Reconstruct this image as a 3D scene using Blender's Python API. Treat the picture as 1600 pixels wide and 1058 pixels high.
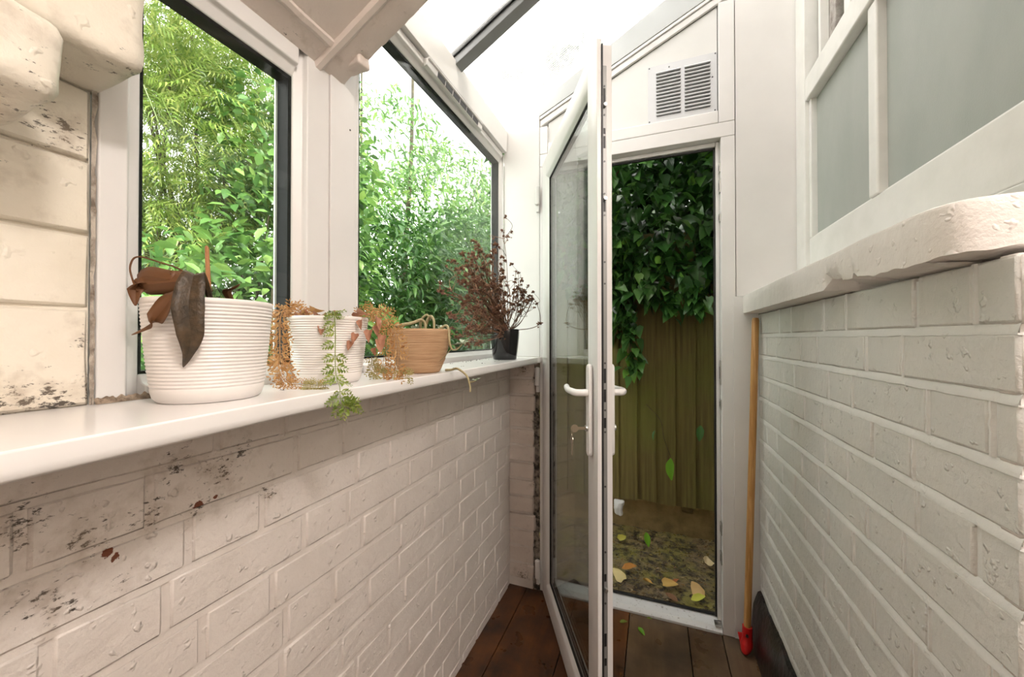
import bpy, math, random
import numpy as np
from mathutils import Vector, Matrix, Euler, noise

for o in list(bpy.data.objects):
    bpy.data.objects.remove(o)
scn = bpy.context.scene
COL = scn.collection

# ------------------------------------------------------------------ camera, sky, sun, exposure
cam_d = bpy.data.cameras.new('camera')
cam_d.sensor_fit = 'HORIZONTAL'
cam_d.sensor_width = 36.0
cam_d.lens = 591.0 / 1600.0 * 36.0
cam_d.shift_y = -5.0 / 1600.0
cam_d.clip_start = 0.02
cam = bpy.data.objects.new('camera', cam_d)
COL.objects.link(cam)
cam.location = (0, 0, 1.2)
cam.rotation_euler = (math.radians(90.5), 0, math.radians(20.65))
scn.camera = cam

world = bpy.data.worlds.new('overcast_sky')
scn.world = world
world.use_nodes = True
bg = world.node_tree.nodes['Background']
bg.inputs['Color'].default_value = (1.0, 0.965, 0.945, 1)
bg.inputs['Strength'].default_value = 1.0

sun_d = bpy.data.lights.new('sun', 'SUN')
sun_d.energy = 1.7
sun_d.angle = math.radians(14)
sun_d.color = (1.0, 0.95, 0.84)
sun = bpy.data.objects.new('sun', sun_d)
COL.objects.link(sun)
sun.rotation_euler = Vector((-0.60, 0.24, -0.76)).to_track_quat('-Z', 'Y').to_euler()

vs = scn.view_settings
vs.view_transform = 'Standard'
vs.look = 'None'
vs.gamma = 1.0
vs.use_curve_mapping = False
vs.exposure = 2.58

# ------------------------------------------------------------------ helpers
WM = {}                                   # world matrices of parents


def wm(o):
    return WM.get(o.name, Matrix.Identity(4))


def set_parent(o, parent, local=False):
    if parent is None:
        return
    o.parent = parent
    if not local:
        o.matrix_parent_inverse = wm(parent).inverted()


def tag(o, label=None, cat=None, group=None, kind=None):
    if label:
        o['label'] = label
    if cat:
        o['category'] = cat
    if group:
        o['group'] = group
    if kind:
        o['kind'] = kind
    return o


def empty(name, loc=(0, 0, 0), rz=0.0, label=None, cat=None, group=None, kind=None, parent=None):
    o = bpy.data.objects.new(name, None)
    COL.objects.link(o)
    o.location = loc
    o.rotation_euler = (0, 0, rz)
    o.empty_display_size = 0.05
    WM[o.name] = Matrix.LocRotScale(Vector(loc), Euler((0, 0, rz)), None)
    if parent is not None:
        set_parent(o, parent)
    tag(o, label, cat, group, kind)
    return o


class MB:
    def __init__(self):
        self.v = []
        self.f = []

    def box(self, x0, x1, y0, y1, z0, z1):
        b = len(self.v)
        for z in (z0, z1):
            self.v += [(x0, y0, z), (x1, y0, z), (x1, y1, z), (x0, y1, z)]
        self.f += [tuple(b + i for i in q) for q in ((3, 2, 1, 0), (4, 5, 6, 7), (0, 1, 5, 4), (1, 2, 6, 5), (2, 3, 7, 6), (3, 0, 4, 7))]
        return self

    def prism(self, poly, vec):
        """extrude a 3D polygon along vec"""
        b = len(self.v)
        n = len(poly)
        vec = Vector(vec)
        self.v += [tuple(p) for p in poly]
        self.v += [tuple(Vector(p) + vec) for p in poly]
        self.f.append(tuple(range(b, b + n))[::-1])
        self.f.append(tuple(range(b + n, b + 2 * n)))
        for i in range(n):
            j = (i + 1) % n
            self.f.append((b + i, b + j, b + n + j, b + n + i))
        return self

    def tube(self, pts, rad, n=8, cap=True):
        pts = [Vector(p) for p in pts]
        if not hasattr(rad, '__len__'):
            rad = [rad] * len(pts)
        b = len(self.v)
        up = Vector((0.13, 0.21, 1)).normalized()
        last = None
        for i, p in enumerate(pts):
            d = (pts[min(i + 1, len(pts) - 1)] - pts[max(i - 1, 0)])
            if d.length < 1e-9:
                d = Vector((0, 0, 1))
            d.normalize()
            if last is None:
                a = d.cross(up)
                if a.length < 1e-3:
                    a = d.cross(Vector((1, 0, 0)))
            else:
                a = last - d * last.dot(d)
                if a.length < 1e-4:
                    a = d.cross(up)
            a.normalize()
            last = a
            c = d.cross(a)
            for k in range(n):
                t = 2 * math.pi * k / n
                self.v.append(tuple(p + (a * math.cos(t) + c * math.sin(t)) * rad[i]))
        for i in range(len(pts) - 1):
            for k in range(n):
                k2 = (k + 1) % n
                self.f.append((b + i * n + k, b + i * n + k2, b + (i + 1) * n + k2, b + (i + 1) * n + k))
        if cap:
            self.f.append(tuple(b + k for k in range(n))[::-1])
            e = b + (len(pts) - 1) * n
            self.f.append(tuple(e + k for k in range(n)))
        return self

    def lathe(self, prof, n=48, c=(0, 0, 0), shape=None):
        """prof: list of (r,z), open; shape(theta)->radius multiplier"""
        b = len(self.v)
        for r, z in prof:
            for k in range(n):
                t = 2 * math.pi * k / n
                m = shape(t) if shape else 1.0
                self.v.append((c[0] + r * m * math.cos(t), c[1] + r * m * math.sin(t), c[2] + z))
        for i in range(len(prof) - 1):
            for k in range(n):
                k2 = (k + 1) % n
                self.f.append((b + i * n + k, b + i * n + k2, b + (i + 1) * n + k2, b + (i + 1) * n + k))
        return self

    def grid(self, fn, nu, nv):
        b = len(self.v)
        for i in range(nu + 1):
            for j in range(nv + 1):
                self.v.append(tuple(fn(i / nu, j / nv)))
        for i in range(nu):
            for j in range(nv):
                a = b + i * (nv + 1) + j
                self.f.append((a, a + nv + 1, a + nv + 2, a + 1))
        return self

    def mesh(self, name, mat, smooth=False):
        me = bpy.data.meshes.new(name)
        me.from_pydata(self.v, [], self.f)
        me.materials.append(mat)
        if smooth:
            me.polygons.foreach_set('use_smooth', [True] * len(me.polygons))
        me.update()
        if smooth:
            me.set_sharp_from_angle(angle=math.radians(38))
        return me

    def build(self, name, mat, parent=None, smooth=False, bevel=0.0, seg=2, local=False):
        me = self.mesh(name, mat, smooth or bevel > 0)
        o = bpy.data.objects.new(name, me)
        COL.objects.link(o)
        set_parent(o, parent, local)
        if bevel > 0:
            m = o.modifiers.new('bevel', 'BEVEL')
            m.width = bevel
            m.segments = seg
            m.limit_method = 'ANGLE'
            m.angle_limit = math.radians(35)
            m.harden_normals = True
        return o


def inst(name, me, parent=None, loc=(0, 0, 0), rot=(0, 0, 0), scale=(1, 1, 1), local=False):
    o = bpy.data.objects.new(name, me)
    COL.objects.link(o)
    o.location = loc
    o.rotation_euler = rot
    o.scale = scale
    set_parent(o, parent, local)
    return o


def struct(o):
    o['kind'] = 'structure'
    return o


def catmull(pts, k=6):
    pts = [Vector(p) for p in pts]
    out = []
    for i in range(len(pts) - 1):
        p0 = pts[max(i - 1, 0)]
        p1 = pts[i]
        p2 = pts[i + 1]
        p3 = pts[min(i + 2, len(pts) - 1)]
        for s in range(k):
            t = s / k
            out.append(0.5 * ((2 * p1) + (p2 - p0) * t + (2 * p0 - 5 * p1 + 4 * p2 - p3) * t * t + (3 * p1 - p0 - 3 * p2 + p3) * t ** 3))
    out.append(pts[-1])
    return out


# ------------------------------------------------------------------ materials
class NT:
    def __init__(self, name):
        self.m = bpy.data.materials.new(name)
        self.m.use_nodes = True
        self.t = self.m.node_tree
        self.n = self.t.nodes
        self.b = self.n['Principled BSDF']
        self.out = self.n['Material Output']

    def add(self, typ, **kw):
        nd = self.n.new(typ)
        for k, v in kw.items():
            setattr(nd, k, v)
        return nd

    def link(self, a, b):
        self.t.links.new(a, b)

    def pos(self):
        if not hasattr(self, '_pos'):
            self._pos = self.add('ShaderNodeNewGeometry').outputs['Position']
        return self._pos

    def mapped(self, scale=(1, 1, 1), src=None):
        mp = self.add('ShaderNodeMapping')
        mp.inputs['Scale'].default_value = scale
        self.link(src if src is not None else self.pos(), mp.inputs['Vector'])
        return mp.outputs[0]

    def noise(self, scale, detail=4, rough=0.55, vec=None):
        nd = self.add('ShaderNodeTexNoise')
        nd.inputs['Scale'].default_value = scale
        nd.inputs['Detail'].default_value = detail
        nd.inputs['Roughness'].default_value = rough
        self.link(vec if vec is not None else self.pos(), nd.inputs['Vector'])
        return nd.outputs['Fac']

    def ramp(self, fac, stops):
        nd = self.add('ShaderNodeValToRGB')
        el = nd.color_ramp.elements
        while len(el) < len(stops):
            el.new(0.5)
        for e, (p, c) in zip(el, stops):
            e.position = p
            e.color = (*c, 1) if len(c) == 3 else c
        self.link(fac, nd.inputs[0])
        return nd.outputs[0]

    def step(self, fac, lo, hi):
        nd = self.add('ShaderNodeMapRange')
        nd.inputs['From Min'].default_value = lo
        nd.inputs['From Max'].default_value = hi
        self.link(fac, nd.inputs['Value'])
        return nd.outputs[0]

    def math(self, op, a, b=None):
        nd = self.add('ShaderNodeMath', operation=op)
        for i, x in enumerate((a, b)):
            if x is None:
                continue
            if isinstance(x, (int, float)):
                nd.inputs[i].default_value = x
            else:
                self.link(x, nd.inputs[i])
        return nd.outputs[0]

    def mix(self, fac, a, b):
        nd = self.add('ShaderNodeMix', data_type='RGBA')
        if isinstance(fac, (int, float)):
            nd.inputs[0].default_value = fac
        else:
            self.link(fac, nd.inputs[0])
        for i, x in ((6, a), (7, b)):
            if isinstance(x, tuple):
                nd.inputs[i].default_value = (*x, 1) if len(x) == 3 else x
            else:
                self.link(x, nd.inputs[i])
        return nd.outputs[2]

    def base(self, c):
        if isinstance(c, tuple):
            self.b.inputs['Base Color'].default_value = (*c, 1)
        else:
            self.link(c, self.b.inputs['Base Color'])
        return self

    def rough(self, r):
        if isinstance(r, (int, float)):
            self.b.inputs['Roughness'].default_value = r
        else:
            self.link(r, self.b.inputs['Roughness'])
        return self

    def bump(self, h, strength=0.3, dist=0.01):
        nd = self.add('ShaderNodeBump')
        nd.inputs['Strength'].default_value = strength
        nd.inputs['Distance'].default_value = dist
        self.link(h, nd.inputs['Height'])
        self.link(nd.outputs[0], self.b.inputs['Normal'])
        return self

    def spots(self, pts):
        """max over soft discs (point, radius) in world space"""
        acc = None
        for p, r in pts:
            d = self.add('ShaderNodeVectorMath', operation='DISTANCE')
            self.link(self.pos(), d.inputs[0])
            d.inputs[1].default_value = p
            mr = self.add('ShaderNodeMapRange')
            mr.inputs['From Min'].default_value = r
            mr.inputs['From Max'].default_value = 0.0
            self.link(d.outputs['Value'], mr.inputs['Value'])
            acc = mr.outputs[0] if acc is None else self.math('MAXIMUM', acc, mr.outputs[0])
        return acc


def plain(name, col, rough=0.5, metal=0.0, spec=0.5):
    t = NT(name)
    t.base(col).rough(rough)
    t.b.inputs['Metallic'].default_value = metal
    t.b.inputs['Specular IOR Level'].default_value = spec
    return t.m


def paint(name, col, col2, spots=None, chips=None, rough=0.45, relief=0.5, line=None):
    t = NT(name)
    n1 = t.noise(9, 5)
    c = t.mix(t.step(n1, 0.35, 0.7), col, col2)
    # small grime specks everywhere
    sp = t.step(t.noise(85, 3, 0.6), 0.70, 0.76)
    sp2 = t.math('MULTIPLY', sp, t.step(t.noise(5, 3), 0.5, 0.68))
    c = t.mix(t.math('MULTIPLY', sp2, 0.45), c, (0.16, 0.12, 0.09))
    if spots:
        m = t.spots(spots)
        sm = t.mapped((90, 75, 150))
        s = t.step(t.math('ADD', t.math('MULTIPLY', m, 0.34), t.noise(1.0, 6, 0.72, sm)), 0.82, 0.88)
        c = t.mix(t.math('MULTIPLY', s, 0.93), c, (0.035, 0.022, 0.014))
        s2 = t.step(t.math('ADD', t.math('MULTIPLY', m, 0.30), t.noise(30, 4, 0.6)), 0.66, 0.95)
        c = t.mix(t.math('MULTIPLY', s2, 0.5), c, (0.30, 0.22, 0.15))
    if chips:
        m = t.spots(chips)
        s = t.step(t.math('ADD', m, t.math('MULTIPLY', t.noise(140, 4), 1.5)), 1.12, 1.18)
        c = t.mix(s, c, (0.16, 0.045, 0.02))
    t.base(c).rough(rough)
    h = t.math('ADD', t.math('MULTIPLY', t.noise(60, 4, 0.6), 0.55), t.math('MULTIPLY', t.noise(16, 3), 0.22))
    h = t.math('ADD', h, t.math('MULTIPLY', t.step(t.noise(48, 2), 0.64, 0.72), 0.35))
    t.bump(h, relief, 0.006)
    return t.m


LX = -0.665
stain = [((LX, .275, .926), .05), ((LX, .381, .94), .06), ((LX, .413, .984), .09), ((LX, .444, 1.007), .06), ((LX, .254, .957), .07),
         ((LX, .496, .916), .06), ((LX, .218, .897), .06), ((LX, .233, .88), .06), ((LX, .321, .956), .07), ((LX, .68, 1.04), .05),
         ((LX, .291, .875), .04), ((LX, .2, .99), .10), ((LX, .35, 1.01), .07)]
chip = [((LX, .381, .94), .011), ((LX, .277, .922), .010), ((LX, .284, .912), .008), ((LX, .405, .944), .006)]
m_left = paint('painted_brick_left', (.755, .69, .645), (.68, .615, .57), stain, chip, relief=.9)
pier_st = [((-.70, .05, 1.12), .12), ((-.70, .24, 1.12), .10), ((-.70, .10, 1.13), .13), ((-.70, .2, 1.125), .10), ((-.70, .27, 1.13), .08), ((-.70, .27, 1.2), .05), ((-.70, .15, 1.4), .10), ((-.70, .24, 1.46), .09),
           ((-.6, .10, 1.42), .24), ((-.62, .27, 1.52), .09), ((-.66, .2, 1.52), .08)]
m_pier = paint('painted_stone_left', (.80, .74, .64), (.72, .66, .55), pier_st, relief=.6)
m_right = paint('painted_brick_right', (.72, .70, .66), (.66, .655, .625), relief=.85)
ret_st = [((-.6, 1.737, 1.05), .10), ((-.545, 1.737, .8), .05), ((-.545, 1.737, .5), .05), ((-.60, 1.737, .05), .12), ((-.545, 1.737, 1.0), .05)]
m_return = paint('painted_brick_return', (.70, .61, .55), (.64, .555, .50), ret_st, relief=.7)
m_mortar_l = paint('painted_mortar_left', (.73, .665, .62), (.65, .58, .53), stain, relief=.6)
m_mortar_r = paint('painted_mortar_right', (.76, .75, .72), (.71, .70, .67), relief=.5)
m_stone_sill = paint('painted_stone_sill', (.80, .75, .71), (.74, .70, .66), relief=.6)
soff_st = [((-.67, .66, 1.85), .05), ((-.69, .55, 1.84), .06), ((-.62, .68, 1.86), .04)]
m_soffit = paint('painted_soffit', (.72, .635, .58), (.67, .58, .53), soff_st, relief=.4)
m_hall = paint('hall_plaster', (.78, .74, .68), (.76, .72, .66), relief=.1)


def upvc(name, col=(.75, .73, .715), rough=.28):
    t = NT(name)
    t.base(t.mix(t.step(t.noise(6, 3), .35, .7), col, tuple(x * .955 for x in col))).rough(rough)
    return t.m


m_upvc = upvc('white_plastic')
m_upvc2 = upvc('white_plastic_sill', (.83, .805, .79), .22)
m_board = upvc('white_board', (.735, .715, .695), .42)
m_flash = upvc('grey_flashing', (.52, .54, .54), .5)
m_panel = upvc('gable_panel', (.70, .695, .675), .45)
m_black = plain('black_rubber', (.012, .012, .013), .45)
m_dark = plain('dark_spacer', (.004, .004, .0045), .6, 0, .15)
m_steel = plain('brushed_steel', (.55, .55, .53), .32, 1.0)
m_strip = plain('lock_strip_steel', (.30, .30, .29), .45, .5)
m_alu = plain('grey_aluminium', (.23, .235, .235), .40, .3)
m_grille = plain('grille_aluminium', (.56, .565, .575), .42, .3)
m_screw = plain('screw_head', (.10, .10, .10), .4, .9)
m_chrome = plain('key_metal', (.42, .36, .28), .3, 1.0)


def dirty(name, col, dirt, scale, lo, hi, rough, relief=.3):
    t = NT(name)
    t.base(t.mix(t.step(t.noise(scale, 6, .65), lo, hi), col, dirt)).rough(rough)
    t.bump(t.noise(scale * 3, 4), relief, .005)
    return t.m


m_filler = dirty('cracked_filler', (.30, .25, .21), (.035, .028, .022), 40, .4, .6, .8, .8)
m_grime2 = dirty('dusty_filler', (.50, .44, .37), (.17, .13, .10), 30, .42, .62, .9, .6)
m_grime = dirty('grime', (.40, .31, .23), (.13, .09, .06), 60, .4, .6, .9, .5)
m_skirt = dirty('black_bitumen', (.010, .009, .009), (.05, .016, .016), 16, .5, .75, .33, .6)
m_thresh = dirty('dirty_threshold', (.72, .73, .73), (.20, .17, .14), 60, .58, .74, .3, .05)

# clear glass: a transparent body with a Fresnel gloss
def glass_mat(name, tint, gl=1.0, ior=1.5):
    t = NT(name)
    t.n.remove(t.b)
    tr = t.add('ShaderNodeBsdfTransparent')
    tr.inputs[0].default_value = (*tint, 1)
    gs = t.add('ShaderNodeBsdfGlossy')
    gs.inputs['Roughness'].default_value = 0.01
    ge = t.add('ShaderNodeNewGeometry')
    dt = t.add('ShaderNodeVectorMath', operation='DOT_PRODUCT')
    t.link(ge.outputs['Normal'], dt.inputs[0])
    t.link(ge.outputs['Incoming'], dt.inputs[1])
    c = t.math('SUBTRACT', 1.0, t.math('ABSOLUTE', dt.outputs['Value']))
    fac = t.math('ADD', t.math('MULTIPLY', t.math('POWER', c, 5.0), .96), .04)
    mx = t.add('ShaderNodeMixShader')
    t.link(t.math('MULTIPLY', fac, gl * .5), mx.inputs[0])
    t.link(tr.outputs[0], mx.inputs[1])
    t.link(gs.outputs[0], mx.inputs[2])
    t.link(mx.outputs[0], t.out.inputs[0])
    return t.m


m_glass = glass_mat('window_glass', (.95, .975, .96))
m_glass_door = glass_mat('door_glass', (.93, .95, .94), 1.7)

t = NT('polycarbonate')
t.n.remove(t.b)
tr = t.add('ShaderNodeBsdfTransparent')
tr.inputs[0].default_value = (.97, .965, .955, 1)
tl = t.add('ShaderNodeBsdfTranslucent')
tl.inputs[0].default_value = (.78, .775, .765, 1)
gs = t.add('ShaderNodeBsdfGlossy')
gs.inputs['Roughness'].default_value = .12
m1 = t.add('ShaderNodeMixShader')
algae = t.step(t.noise(3.5, 5, .6), .45, .85)
t.link(t.math('ADD', t.math('MULTIPLY', algae, .45), .25), m1.inputs[0])
t.link(tr.outputs[0], m1.inputs[1])
t.link(tl.outputs[0], m1.inputs[2])
m2 = t.add('ShaderNodeMixShader')
m2.inputs[0].default_value = .05
t.link(m1.outputs[0], m2.inputs[1])
t.link(gs.outputs[0], m2.inputs[2])
t.link(m2.outputs[0], t.out.inputs[0])
m_poly = t.m

t = NT('flute_web')
t.n.remove(t.b)
tr = t.add('ShaderNodeBsdfTransparent')
tr.inputs[0].default_value = (.96, .98, .97, 1)
tl = t.add('ShaderNodeBsdfDiffuse')
tl.inputs[0].default_value = (.03, .04, .04, 1)
m1 = t.add('ShaderNodeMixShader')
t.link(t.step(t.noise(4.0, 4, .6), .44, .66), m1.inputs[0])
t.link(tr.outputs[0], m1.inputs[1])
t.link(tl.outputs[0], m1.inputs[2])
t.link(m1.outputs[0], t.out.inputs[0])
m_web = t.m

t = NT('frosted_glass')
n = t.noise(7, 4, .6, t.mapped((1, 1, .45)))
t.base(t.mix(t.step(n, .35, .75), (.345, .375, .345), (.405, .43, .40))).rough(.36)
t.b.inputs['Specular IOR Level'].default_value = .35
t.bump(t.noise(260, 2), .12, .002)
m_frost = t.m

t = NT('sash_paint')
t.base(t.mix(t.step(t.noise(14, 5), .4, .7), (.79, .785, .75), (.73, .73, .69))).rough(.38)
t.bump(t.noise(40, 3), .12, .004)
m_sash = t.m
m_sash_dark = dirty('weathered_sash', (.45, .42, .39), (.20, .17, .15), 30, .4, .7, .6, .4)
m_curtain = dirty('brown_curtain', (.30, .23, .18), (.22, .16, .12), 8, .4, .7, .8, .1)


def plank_mat(name, a, b, c, rough=.35):
    t = NT(name)
    v = t.mapped((14, 1.1, 14))
    g = t.noise(2.2, 6, .65, v)
    col = t.mix(t.step(g, .3, .72), a, b)
    col = t.mix(t.step(t.noise(5, 5, .62), .42, .68), col, c)
    t.base(col).rough(t.step(t.noise(9, 3), .0, 1.4))
    t.b.inputs['Roughness'].default_value = rough
    t.bump(g, .25, .004)
    return t.m


m_plank_a = plank_mat('red_brown_plank', (.155, .056, .015), (.075, .027, .009), (.018, .010, .006))
m_plank_b = plank_mat('worn_grey_plank', (.16, .10, .056), (.10, .06, .033), (.05, .034, .022))
m_plank_c = plank_mat('stained_plank', (.14, .09, .05), (.10, .055, .028), (.03, .012, .006))

t = NT('broom_wood')
v = t.mapped((60, 60, 2.0))
g = t.noise(2.0, 4, .5, v)
t.base(t.ramp(g, [(.35, (.55, .30, .10)), (.52, (.42, .20, .06)), (.62, (.60, .34, .13))])).rough(.42)
m_broom = t.m
m_red = plain('red_plastic', (.55, .012, .012), .35)

t = NT('fence_wood')
v = t.mapped((40, 40, 1.6))
g = t.noise(1.5, 5, .6, v)
c = t.mix(t.step(g, .3, .7), (.21, .165, .05), (.11, .084, .028))
c = t.mix(t.step(t.noise(3.0, 4), .42, .7), c, (.15, .145, .03))
t.base(c).rough(.85)
t.bump(g, .5, .006)
m_fence = t.m

t = NT('concrete_plinth')
c = t.mix(t.step(t.noise(10, 5, .6), .35, .7), (.30, .21, .09), (.13, .095, .04))
t.base(c).rough(.9)
t.bump(t.noise(45, 5, .7), .6, .01)
m_conc = t.m

t = NT('mossy_soil')
c = t.mix(t.step(t.noise(6, 5, .6), .38, .62), (.24, .17, .09), (.26, .23, .05))
c = t.mix(t.step(t.noise(22, 6, .75), .46, .60), c, (.020, .013, .008))
c = t.mix(t.step(t.noise(120, 2, .5), .68, .73), c, (.42, .34, .20))
t.base(c).rough(t.step(t.noise(14, 3), .2, .9))
t.bump(t.noise(60, 6, .7), .9, .015)
m_soil = t.m
m_potsoil = dirty('potting_soil', (.035, .022, .014), (.012, .008, .005), 90, .4, .6, .95, .8)
m_lawn = dirty('garden_ground', (.045, .06, .02), (.03, .025, .012), 6, .4, .6, .95, .5)


def leaf_mat(name, stops, transl=.35, rough=.4, spec=.5, veins=True):
    t = NT(name)
    g = t.add('ShaderNodeNewGeometry')
    col = t.ramp(g.outputs['Random Per Island'], stops)
    t.link(col, t.b.inputs['Base Color'])
    t.b.inputs['Roughness'].default_value = rough
    t.b.inputs['Specular IOR Level'].default_value = spec
    tl = t.add('ShaderNodeBsdfTranslucent')
    t.link(col, tl.inputs[0])
    mx = t.add('ShaderNodeMixShader')
    mx.inputs[0].default_value = transl
    t.link(t.b.outputs[0], mx.inputs[1])
    t.link(tl.outputs[0], mx.inputs[2])
    t.link(mx.outputs[0], t.out.inputs[0])
    return t.m


def obj_leaf_mat(name, stops, transl=.35, rough=.4, spec=.5):
    t = NT(name)
    g = t.add('ShaderNodeObjectInfo')
    col = t.ramp(g.outputs['Random'], stops)
    t.link(col, t.b.inputs['Base Color'])
    t.b.inputs['Roughness'].default_value = rough
    t.b.inputs['Specular IOR Level'].default_value = spec
    tl = t.add('ShaderNodeBsdfTranslucent')
    t.link(col, tl.inputs[0])
    mx = t.add('ShaderNodeMixShader')
    mx.inputs[0].default_value = transl
    t.link(t.b.outputs[0], mx.inputs[1])
    t.link(tl.outputs[0], mx.inputs[2])
    t.link(mx.outputs[0], t.out.inputs[0])
    return t.m


ST_SHRUB = [(0, (.06, .15, .035)), (.5, (.13, .26, .06)), (.85, (.21, .36, .09)), (1, (.30, .44, .11))]
ST_CON = [(0, (.15, .25, .05)), (.6, (.28, .37, .08)), (1, (.45, .48, .15))]
ST_DARK = [(0, (.03, .085, .02)), (.6, (.06, .15, .035)), (1, (.12, .23, .05))]  # darker green leaf tones
ST_IVY = [(0, (.03, .09, .022)), (.6, (.065, .18, .04)), (.9, (.12, .28, .06)), (1, (.2, .42, .06))]
m_shrub = leaf_mat('shrub_leaves', ST_SHRUB)
m_shrub_o = obj_leaf_mat('shrub_leaf', ST_SHRUB)
m_con = leaf_mat('feathery_leaves', ST_CON, .4)
m_darkleaf = leaf_mat('dark_green_leaves', ST_DARK)
m_darkleaf_o = obj_leaf_mat('dark_green_leaf', ST_DARK)
m_ivy = leaf_mat('ivy_leaves', ST_IVY, .25, .28, .6)
m_ivy_o = obj_leaf_mat('ivy_leaf', ST_IVY, .25, .28, .6)
m_ivybright = leaf_mat('bright_leaf', [(0, (.16, .42, .02)), (1, (.22, .50, .03))], .4)
m_bark = dirty('bark', (.11, .085, .05), (.05, .04, .025), 20, .4, .6, .9, .5)
m_deadbrown = leaf_mat('dead_brown_leaf', [(0, (.12, .045, .015)), (1, (.20, .085, .03))], .2, .55)
m_deaddark = dirty('dead_dark_leaf', (.085, .052, .024), (.026, .018, .010), 45, .35, .65, .5, .4)
m_deadtan = leaf_mat('dead_fern', [(0, (.36, .17, .06)), (.5, (.50, .27, .10)), (1, (.58, .36, .16))], .3, .7)
m_deadolive = leaf_mat('dried_fern_olive', [(0, (.34, .29, .10)), (1, (.42, .36, .16))], .3, .7)
m_ferngreen = leaf_mat('fern_green', [(0, (.13, .20, .03)), (.6, (.21, .28, .04)), (1, (.32, .35, .07))], .35, .5)
m_pinkbrown = leaf_mat('papery_brown_leaf', [(0, (.38, .17, .10)), (1, (.48, .24, .15))], .3, .7)
m_twig = dirty('dry_twig', (.15, .075, .04), (.07, .035, .02), 50, .4, .6, .7, .3)
m_twig2 = dirty('dry_twig_light', (.36, .19, .11), (.20, .10, .06), 50, .4, .6, .7, .3)
m_flower = leaf_mat('dry_flower', [(0, (.12, .05, .035)), (.5, (.21, .095, .06)), (1, (.32, .18, .10))], .2, .7)
m_succ = dirty('succulent_stem', (.42, .36, .20), (.30, .23, .11), 60, .4, .6, .6, .3)
m_succleaf = leaf_mat('succulent_leaf', [(0, (.36, .44, .32)), (1, (.46, .52, .38))], .15, .5)
m_stake = dirty('cane_stake', (.48, .22, .09), (.36, .15, .06), 40, .4, .6, .6, .2)
m_litter = leaf_mat('litter_leaf', [(0, (.78, .52, .16)), (.5, (.85, .72, .36)), (1, (.55, .26, .09))], .25, .6)
m_ceramic = plain('white_ceramic', (.78, .735, .705), .42)
m_blackpot = plain('black_glazed', (.006, .006, .007), .07)

t = NT('tan_corded_pot')
n = t.noise(3, 4, .6, t.mapped((4, 4, 130)))
t.base(t.ramp(n, [(.25, (.33, .18, .09)), (.5, (.49, .30, .165)), (.75, (.62, .43, .27))])).rough(.7)
t.bump(n, .6, .004)
m_tanpot = t.m
m_plastic_clear = glass_mat('clear_plastic', (.85, .85, .85), 1.5)
m_white_plastic = plain('white_scrap_plastic', (.7, .7, .7), .4)

t = NT('fill_lamp_glow')
t.b.inputs['Emission Color'].default_value = (1.0, .92, .86, 1)
t.b.inputs['Emission Strength'].default_value = 22.0
t.base((.9, .85, .8))
m_fill_lamp = t.m  # glow of the added fill lamp

# ------------------------------------------------------------------ setting: floor
floor = struct(empty('floor', (0, 0, 0)))
edges = [-.80, -.577, -.342, -.105, .125, .252, .40]
pm = [m_plank_a, m_plank_a, m_plank_a, m_plank_b, m_plank_c, m_plank_b]
for i in range(6):
    MB().box(edges[i] + .0015, edges[i + 1] - .0015, -1.7, 1.80, -.03, 0.0).build('plank', pm[i], floor, bevel=.002)
for i in range(4):
    MB().box(.40 + i * .22 + .0015, .62 + i * .22 - .0015, -1.7, .62, -.03, 0.0).build('plank', m_plank_b, floor, bevel=.002)
MB().box(-.82, 1.3, -1.72, 1.80, -.08, -.031).build('subfloor', m_black, floor)

# ------------------------------------------------------------------ setting: brick walls
def brick_mesh(name, L, H, D, mat, seed, amp=.0018, edge=.006, drop=.004):
    """front face at y=0 looking to -y, length along x, height along z"""
    mb = MB()
    nu, nv = (6 if L > .16 else 4), 3
    us = [0, edge] + [edge + (L - 2 * edge) * i / (nu - 2) for i in range(1, nu - 2)] + [L - edge, L]
    zs = [0, edge, H * .5, H - edge, H]
    idx = {}
    for i, u in enumerate(us):
        for j, z in enumerate(zs):
            bord = (i in (0, len(us) - 1)) or (j in (0, len(zs) - 1))
            y = drop if bord else 0.0
            y += amp * 2 * noise.noise(Vector((u * 18 + seed * 7.3, z * 25, seed)))
            uu = u + (.0016 * noise.noise(Vector((z * 40, seed, 3))) if bord else 0)
            zz = z + (.0018 * noise.noise(Vector((u * 30, seed, 9))) if bord else 0)
            idx[i, j] = len(mb.v)
            mb.v.append((uu, y, zz))
    for i in range(len(us) - 1):
        for j in range(len(zs) - 1):
            mb.f.append((idx[i, j], idx[i + 1, j], idx[i + 1, j + 1], idx[i, j + 1]))
    ring = [(i, 0) for i in range(len(us))] + [(len(us) - 1, j) for j in range(1, len(zs))] + \
           [(i, len(zs) - 1) for i in range(len(us) - 2, -1, -1)] + [(0, j) for j in range(len(zs) - 2, 0, -1)]
    b = len(mb.v)
    for k in ring:
        x, y, z = mb.v[idx[k]]
        mb.v.append((x, D, z))
    for a in range(len(ring)):
        c = (a + 1) % len(ring)
        mb.f.append((idx[ring[c]], idx[ring[a]], b + a, b + c))
    me = mb.mesh(name, mat, True)
    inner = set()
    for i in range(1, len(us) - 1):
        for j in range(1, len(zs) - 1):
            if i in (1, len(us) - 2) or j in (1, len(zs) - 2):
                inner.add(idx[i, j])
    sh = me.attributes.get('sharp_edge') or me.attributes.new('sharp_edge', 'BOOLEAN', 'EDGE')
    sh.data.foreach_set('value', [e.vertices[0] in inner and e.vertices[1] in inner for e in me.edges])
    return me


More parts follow.
